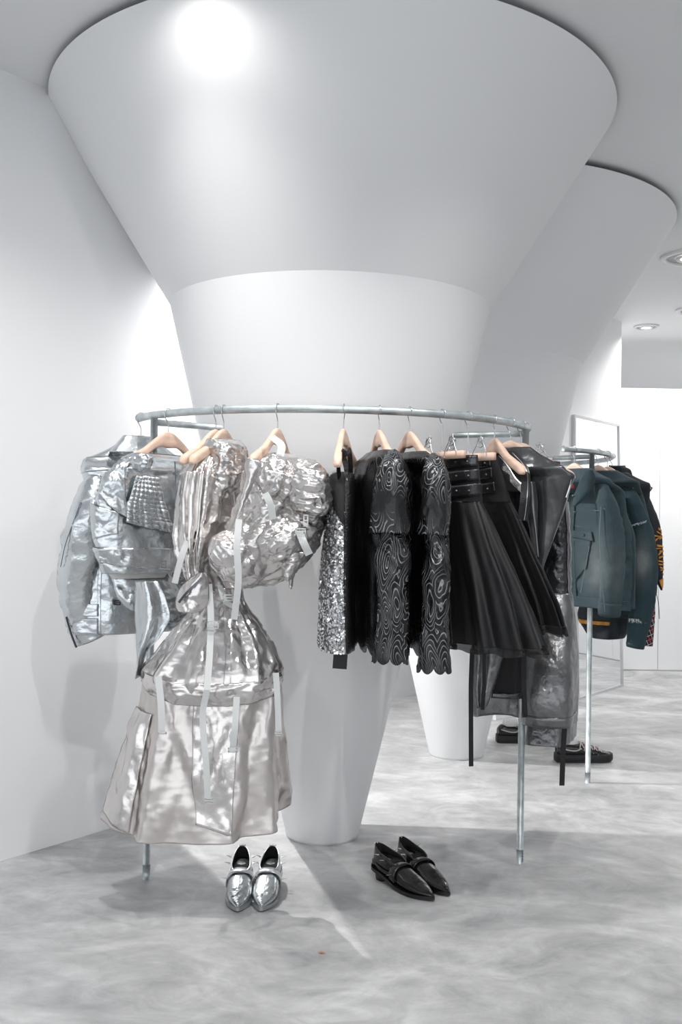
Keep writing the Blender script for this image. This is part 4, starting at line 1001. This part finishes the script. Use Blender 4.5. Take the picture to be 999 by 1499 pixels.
hanger(C2, -29.0, -26, 'the dark jacket with orange embroidery', .185)
g = root('embroidered_jacket', (1.48, 5.34, 0.75), 'dark navy collared jacket with orange tiger stripe embroidery on the sleeve', 'jacket')
b = Body([(1.601, 1.415, 5.233, 0.102, 0.035), (1.578, 1.415, 5.233, 0.142, 0.045), (1.558, 1.415, 5.233, 0.182, 0.055), (1.54, 1.415, 5.233, 0.217, 0.065), (1.43, 1.532, 5.3, 0.122, 0.088), (1.209, 1.524, 5.3, 0.149, 0.107), (0.951, 1.487, 5.3, 0.167, 0.121), (0.818, 1.435, 5.3, 0.143, 0.103), (0.723, 1.442, 5.3, 0.09, 0.143)], -22, 80, 80, folds=(4, .01, .05, 1), crum=[(.008, 8, S1)], seed=111)
b.obj('torso', DARKJK, g)
b.patch('hem_trim', ORANGE, g, [(0.09, 0.892), (0.559, 0.9), (0.554, 0.921), (0.09, 0.917)], .006, (20, 4))
c_ = Sheet([(1.637, 1.433, 5.27, 1.517, 5.27), (1.618, 1.44, 5.27, 1.55, 5.27), (1.586, 1.47, 5.27, 1.558, 5.27), (1.553, 1.5, 5.27, 1.558, 5.27)], 20, 16, bulge=.03, crum=[(.003, 20, S1)], seed=2)
c_.obj('collar', DARKJK, g)
c_ = Sheet([(1.649, 1.454, 5.35, 1.544, 5.35), (1.615, 1.459, 5.35, 1.551, 5.35), (1.579, 1.485, 5.35, 1.559, 5.35)], 16, 10, bulge=-.02, seed=2); c_.obj('collar_inside', DENIM1, g)
sv = Tube([(1.606, 5.28, 1.475), (1.651, 5.24, 1.322), (1.672, 5.22, 1.17), (1.692, 5.21, 1.033), (1.703, 5.21, 0.983)], [(.04, .05), (.045, .05), (.036, .04), (.016, .02), (.004, .01)], 32, 60, crum=[(.006, 10, S1)], seed=112)
sv.obj('sleeve', DARKJK, g)
rs = np.random.RandomState(4)
for k in range(15):
    t0 = .28 + k*.027; s0 = .36 + rs.uniform(0, .3); s1 = s0 + rs.uniform(.25, .5); dz = rs.uniform(-.05, .05); tt = rs.uniform(.012, .024)
    sv.patch('embroidered_stripe', ORANGE, g, [(s0, t0), (s1, t0 + dz), (s1, t0 + dz + .004), (s0, t0 + tt)], .004, (10, 4), solid=.002)
sv.patch('embroidered_stripe', ORANGE, g, [(.35, .74), (.85, .72), (.80, .95), (.5, .90)], .004, (10, 10), solid=.002)

hanger(C2, -16.0, -12, 'the plaid shirt', .185)
g = root('plaid_shirt', (1.5, 5.56, 0.72), 'dark plaid shirt with red and white lines, its cuff below the teal sleeve', 'shirt')
b = Body([(1.593, 1.487, 5.409, 0.102, 0.03), (1.57, 1.487, 5.409, 0.142, 0.037), (1.55, 1.487, 5.409, 0.182, 0.043), (1.532, 1.487, 5.409, 0.217, 0.05), (1.47, 1.545, 5.45, 0.117, 0.17), (1.206, 1.559, 5.45, 0.121, 0.175), (0.828, 1.572, 5.45, 0.114, 0.164)], -8, 60, 50, folds=(4, .01, .05, 1), crum=[(.008, 8, S1)], seed=121)
b.obj('torso', PLAID, g)
sv = Tube([(1.66, 5.48, 1.454), (1.695, 5.46, 1.208), (1.707, 5.44, 0.907), (1.696, 5.44, 0.661)], [(.05, .05), (.05, .045), (.036, .04), (.036, .03)], 32, 60, crum=[(.006, 10, S1)], seed=122)
sv.obj('sleeve', PLAID, g)

# ================================================================ leaning mirror
A0 = np.array((1.80, 7.44)); A1 = np.array((2.335, 8.12)); d = (A1 - A0) / np.linalg.norm(A1 - A0); L = float(np.linalg.norm(A1 - A0)); nrm = np.array((d[1], -d[0]))
g = root('leaning_mirror', ((A0[0]+A1[0])/2, (A0[1]+A1[1])/2, 0), 'tall framed mirror leaning against the white wall behind the denim jackets', 'mirror')
H = 2.16; lean = .06
def mp(s_, z, off): return np.array([*(A0 + d*s_ - nrm*(lean*z/H) + nrm*off), z])
def mbox(s0, s1, z0, z1, o0, o1):
    V = [mp(s_, z, o_) for s_ in (s0, s1) for o_ in (o0, o1) for z in (z0, z1)]
    return V, [(0, 1, 3, 2), (4, 6, 7, 5), (0, 4, 5, 1), (2, 3, 7, 6), (0, 2, 6, 4), (1, 5, 7, 3)]
mesh_obj('glass', *mbox(.014, L - .014, .014, H - .014, .004, .008), MIRROR, g, smooth=False)
mesh_obj('backing', *mbox(.005, L - .005, .005, H - .005, -.004, .003), LAMPGREY, g, smooth=False)
for q in ((0, .018, 0, H), (L - .018, L, 0, H), (.018, L - .018, 0, .018), (.018, L - .018, H - .018, H)):
    mesh_obj('frame_bar', *mbox(*q, -.012, .018), MFRAME, g, smooth=False)

# ================================================================ shoes
def shoe_section(w, zt, zb, n, ex=.75):
    a = np.linspace(0, 2*np.pi, n, endpoint=False)
    return a
def harness_boot(loc, rz, upper, sole, strapm, label, group, mirror=1):
    g = root('harness_boot', loc, label, 'shoe', group, rz=rz)
    # local: toe towards -y, length .275, heel at y=+.10
    n = 28
    # y, half width, top z, bottom z
    K = np.array([(.128, .020, .060, .048), (.122, .032, .080, .045), (.100, .037, .088, .040), (.060, .036, .086, .034), (.020, .036, .080, .022),
                  (-.020, .042, .078, .013), (-.060, .045, .064, .010), (-.100, .043, .048, .010), (-.132, .033, .036, .011), (-.158, .019, .029, .012), (-.176, .007, .022, .013), (-.183, .001, .019, .014)])
    nk = 44; y = np.linspace(K[0, 0], K[-1, 0], nk)
    w, zt, zb = [np.interp(-y, -K[:, 0], K[:, i]) for i in (1, 2, 3)]
    k_ = np.ones(3)/3
    for arr in (w, zt, zb):
        arr[1:-1] = np.convolve(arr, k_, 'valid')
    a = np.linspace(0, 2*np.pi, n, endpoint=False)
    G = np.zeros((nk, n, 3))
    for i in range(nk):
        h = (zt[i] - zb[i]) / 2; c = (zt[i] + zb[i]) / 2
        sx = np.sign(np.cos(a)) * abs(np.cos(a)) ** .75; sz = np.sign(np.sin(a)) * abs(np.sin(a)) ** .9
        G[i, :, 0] = w[i] * sx; G[i, :, 1] = y[i]; G[i, :, 2] = c + h * sz
    F = gridfaces(nk, n, True); F.append(tuple(range(n))); F.append(tuple((nk-1)*n + j for j in range(n))[::-1])
    up = mesh_obj('vamp', G.reshape(-1, 3), F, upper, g, local=True)
    # collar: an open ring of leather rising to the ankle
    nc = 40; th = np.linspace(0, 2*np.pi, nc, endpoint=False)
    rows = []
    for f, zz in ((0, 0), (.35, 1), (.7, 2), (1.0, 3)):
        r_ = []
        for t in th:
            back = (1 + math.cos(t)) / 2
            z_top = .084 + .042 * back ** 1.1
            z0 = .055
            z = z0 + (z_top - z0) * f
            r_.append((.041 * math.copysign(abs(math.sin(t)) ** .65, math.sin(t)) * (1 - .42*back*f - .12*back), .056 + .070 * math.copysign(abs(math.cos(t)) ** .7, math.cos(t)), z))
        rows.append(r_)
    C = np.array(rows)
    mesh_obj('collar', C.reshape(-1, 3), gridfaces(4, nc, True), upper, g, local=True, solid=.004)
    Ci = C.copy(); ctr = np.array([0, .052, 0]); Ci[..., :2] = (Ci[..., :2] - ctr[:2]) * .90 + ctr[:2]
    FI = gridfaces(4, nc, True); FI.append(tuple(range(nc)))
    Ci[0, :, 2] = .0835
    Ci[1:, :, 2] = np.maximum(Ci[1:, :, 2] - .001, .084)
    mesh_obj('lining', Ci.reshape(-1, 3), FI, INSIDE, g, local=True)
    # sole plate following the bottom, rim slightly proud
    rim = [(w[i] + .004, y[i], zb[i] - .002) for i in range(nk)] + [(-w[i] - .004, y[i], zb[i] - .002) for i in range(nk)][::-1]
    rim = np.array(rim); mr = len(rim)
    V = np.concatenate([rim + (0, 0, .006), rim - (0, 0, .006)])
    V[:, 2] = np.maximum(V[:, 2], 0.0)
    F = [(j, (j+1) % mr, mr + (j+1) % mr, mr + j) for j in range(mr)]
    for i in range(nk - 1):
        F.append((i, i+1, mr-2-i, mr-1-i)); F.append((mr+i+1, mr+i, mr+mr-1-i, mr+mr-2-i))
    mesh_obj('sole', V, F, sole, g, local=True, smooth=False)
    # stacked, undercut heel
    hv = []
    for z, yy0, yy1, ww in ((.046, .126, .052, .031), (.022, .116, .060, .028), (.0, .110, .064, .027)):
        hv.append([(ww*math.sin(t) * (1 if math.cos(t) < 0 else 1), (yy0+yy1)/2 + (yy0-yy1)/2*math.copysign(abs(math.cos(t))**.6, math.cos(t)), z) for t in np.linspace(0, 2*np.pi, 20, endpoint=False)])
    hv = np.array(hv); F = gridfaces(3, 20, True); F.append(tuple(40 + j for j in range(20)))
    mesh_obj('heel', hv.reshape(-1, 3), F, sole if upper is SHOEBLK else RUBBER, g, local=True)
    # harness strap across the instep
    def band(y0, y1, grow, wdt):
        rows = []
        for q in np.linspace(0, 1, 4):
            yy = y0 + (y1 - y0)*q
            wi, ti, bi = np.interp(-yy, -K[:, 0], K[:, 1]), np.interp(-yy, -K[:, 0], K[:, 2]), np.interp(-yy, -K[:, 0], K[:, 3])
            r_ = []
            for t in np.linspace(-.35, np.pi + .35, 24):
                sx = math.copysign(abs(math.cos(t))**.75, math.cos(t)); sz = math.copysign(abs(math.sin(t))**.9, math.sin(t))
                r_.append(((wi + grow)*sx, yy, (ti+bi)/2 + ((ti-bi)/2 + grow)*sz))
            rows.append(r_)
        return np.array(rows)
    Bd = band(.006, -.028, .007, 0)
    st = mesh_obj('instep_strap', Bd.reshape(-1, 3), gridfaces(4, 24, False), strapm, g, local=True, solid=.003)
    def spike(p, dr, l=.022, r_=.0035):
        dr = Vector(dr).normalized(); M = np.array(dr.to_track_quat('Z', 'Y').to_matrix())
        V, F = lathe([(r_, 0), (r_*.9, .004), (.0002, l)], 10); V = V @ M.T + np.array(p)
        e = mesh_obj('spike', V, F, SPIKE, None); e.parent = st; return e
    for sg in (-1, 1):
        spike((sg*.045, -.008, .052), (sg, 0, .15), .026); spike((sg*.040, .040, .088), (sg, .1, .3), .022); spike((sg*.038, .072, .100), (sg, .2, .35), .020)
        spike((sg*.012, -.010, .080), (sg*.1, -.5, 1), .006, .005)
        V, F = strip_mesh([(sg*.041, -.006, .050), (sg*.041, .03, .050), (sg*.040, .075, .058), (sg*.025, .122, .066)], .012, (0, 0, 1))
        mesh_obj('side_strap', V, F, strapm, g, local=True, solid=.003)
    for x_ in (-.010, 0, .010): spike((x_, .124, .120), (x_*6, .4, 1), .010, .003)
    V, F = box_mesh((0, -.170, .024), (.009, .012, .009)); mesh_obj('toe_tip', V, F, SPIKE if upper is SHOESIL else upper, g, local=True, bevel=.003)
    return g
harness_boot((-0.336, 3.50, 0), R(3), SHOESIL, SOLESIL, SHOESTRAP, 'silver pointed harness boot with spiked strap on the concrete floor', 'silver boots')
harness_boot((-0.238, 3.505, 0), R(-3), SHOESIL, SOLESIL, SHOESTRAP, 'silver pointed harness boot with spiked strap on the concrete floor', 'silver boots')
harness_boot((0.232, 3.585, 0), R(38), SHOEBLK, SHOEBLK, SHOEBLK, 'black pointed harness boot with spiked strap on the concrete floor', 'black boots')
harness_boot((0.312, 3.645, 0), R(30), SHOEBLK, SHOEBLK, SHOEBLK, 'black pointed harness boot with spiked strap on the concrete floor', 'black boots')

def chunky_shoe(loc, rz, label):
    g = root('chunky_shoe', loc, label, 'shoe', 'chunky black shoes', rz=rz)
    n = 26; nk = 40     # local: toe towards +x
    K = np.array([(-.150, .028, .085, .03), (-.135, .040, .105, .03), (-.09, .042, .110, .03), (-.03, .043, .104, .03), (.03, .047, .088, .03), (.09, .050, .068, .03), (.135, .040, .055, .03), (.158, .018, .042, .03)])
    x = np.linspace(K[0, 0], K[-1, 0], nk); w, zt, zb = [np.interp(x, K[:, 0], K[:, i]) for i in (1, 2, 3)]
    for arr in (w, zt): arr[1:-1] = np.convolve(arr, np.ones(3)/3, 'valid')
    a = np.linspace(0, 2*np.pi, n, endpoint=False)
    G = np.stack([np.repeat(x[:, None], n, 1), w[:, None]*np.sign(np.cos(a))*abs(np.cos(a))**.7, ((zt+zb)/2)[:, None] + ((zt-zb)/2)[:, None]*np.sign(np.sin(a))*abs(np.sin(a))**.8], -1)
    F = gridfaces(nk, n, True); F.append(tuple(range(n))); F.append(tuple((nk-1)*n + j for j in range(n))[::-1])
    mesh_obj('upper', G.reshape(-1, 3), F, SHOEBLK, g, local=True)
    V = []
    for z, gr in ((.0, .0), (.012, .008), (.036, .006), (.046, .002)):
        for i in range(nk): V.append((x[i]*1.04, w[i] + gr, z + .010*max(0, (x[i]-.10)/.06)**2 * (1 if z < .02 else .3)))
        for i in reversed(range(nk)): V.append((x[i]*1.04, -w[i] - gr, z + .010*max(0, (x[i]-.10)/.06)**2 * (1 if z < .02 else .3)))
    m2 = 2*nk; F = gridfaces(4, m2, True)
    for q in (0, 3):
        for i in range(nk - 1): F.append((q*m2+i, q*m2+i+1, q*m2+m2-2-i, q*m2+m2-1-i))
    mesh_obj('sole', V, F, RUBBER, g, local=True)
    V, F = lathe([(.036, .10), (.034, .125), (.036, .150)], 24, (0, 0)); V = V * (1.25, 1, 1) + np.array((-.075, 0, 0))
    mesh_obj('sock_collar', V, F, SOCK, g, local=True, solid=.004)
    for k in range(5):
        xx = -.02 + k*.026; zt_ = np.interp(xx, K[:, 0], K[:, 2]) + .004; ww = np.interp(xx, K[:, 0], K[:, 1])
        V, F = tube_mesh([(xx - .012, -ww*.95, zt_ - .032), (xx - .004, -ww*.7, zt_ - .008), (xx + .008, 0, zt_ + .004), (xx + .016, ww*.7, zt_ - .008)], .0038, 8)
        V[:, 2] += .0016*np.sin(np.arange(len(V))*1.1)
        mesh_obj('lace', V, F, LACE_CH, g, local=True)
        V, F = tube_mesh([(xx + .016, -ww*.95, zt_ - .036), (xx + .008, -ww*.7, zt_ - .010), (xx - .004, 0, zt_ + .004), (xx - .012, ww*.7, zt_ - .006)], .0038, 8)
        mesh_obj('lace', V, F, LACE_CH, g, local=True)
    V, F = tube_mesh([(-.135, -.036, .082), (-.09, -.0435, .070), (-.05, -.044, .068), (-.02, -.042, .080)], .0038, 8)
    mesh_obj('lace', V, F, LACE_CH, g, local=True)
    return g
chunky_shoe((1.375, 5.52, 0), R(4), 'chunky black shoe with pale cord laces and thick rubber sole under the denim jackets')
chunky_shoe((1.12, 5.98, 0), R(2), 'chunky black shoe half hidden behind the grey trousers')

# small dry leaf on the floor
V = np.array([(0, 0, .004), (.012, .004, .006), (.026, 0, .003), (.014, -.004, .005), (.013, 0, .002)]); V = V + np.array((-0.051, 3.016, 0.0))
o = mesh_obj('leaf_scrap', V, [(0, 3, 4), (3, 2, 4), (2, 1, 4), (1, 0, 4)], LEAF, solid=.001)
props(o, 'tiny orange dry leaf scrap lying on the concrete floor', 'leaf')
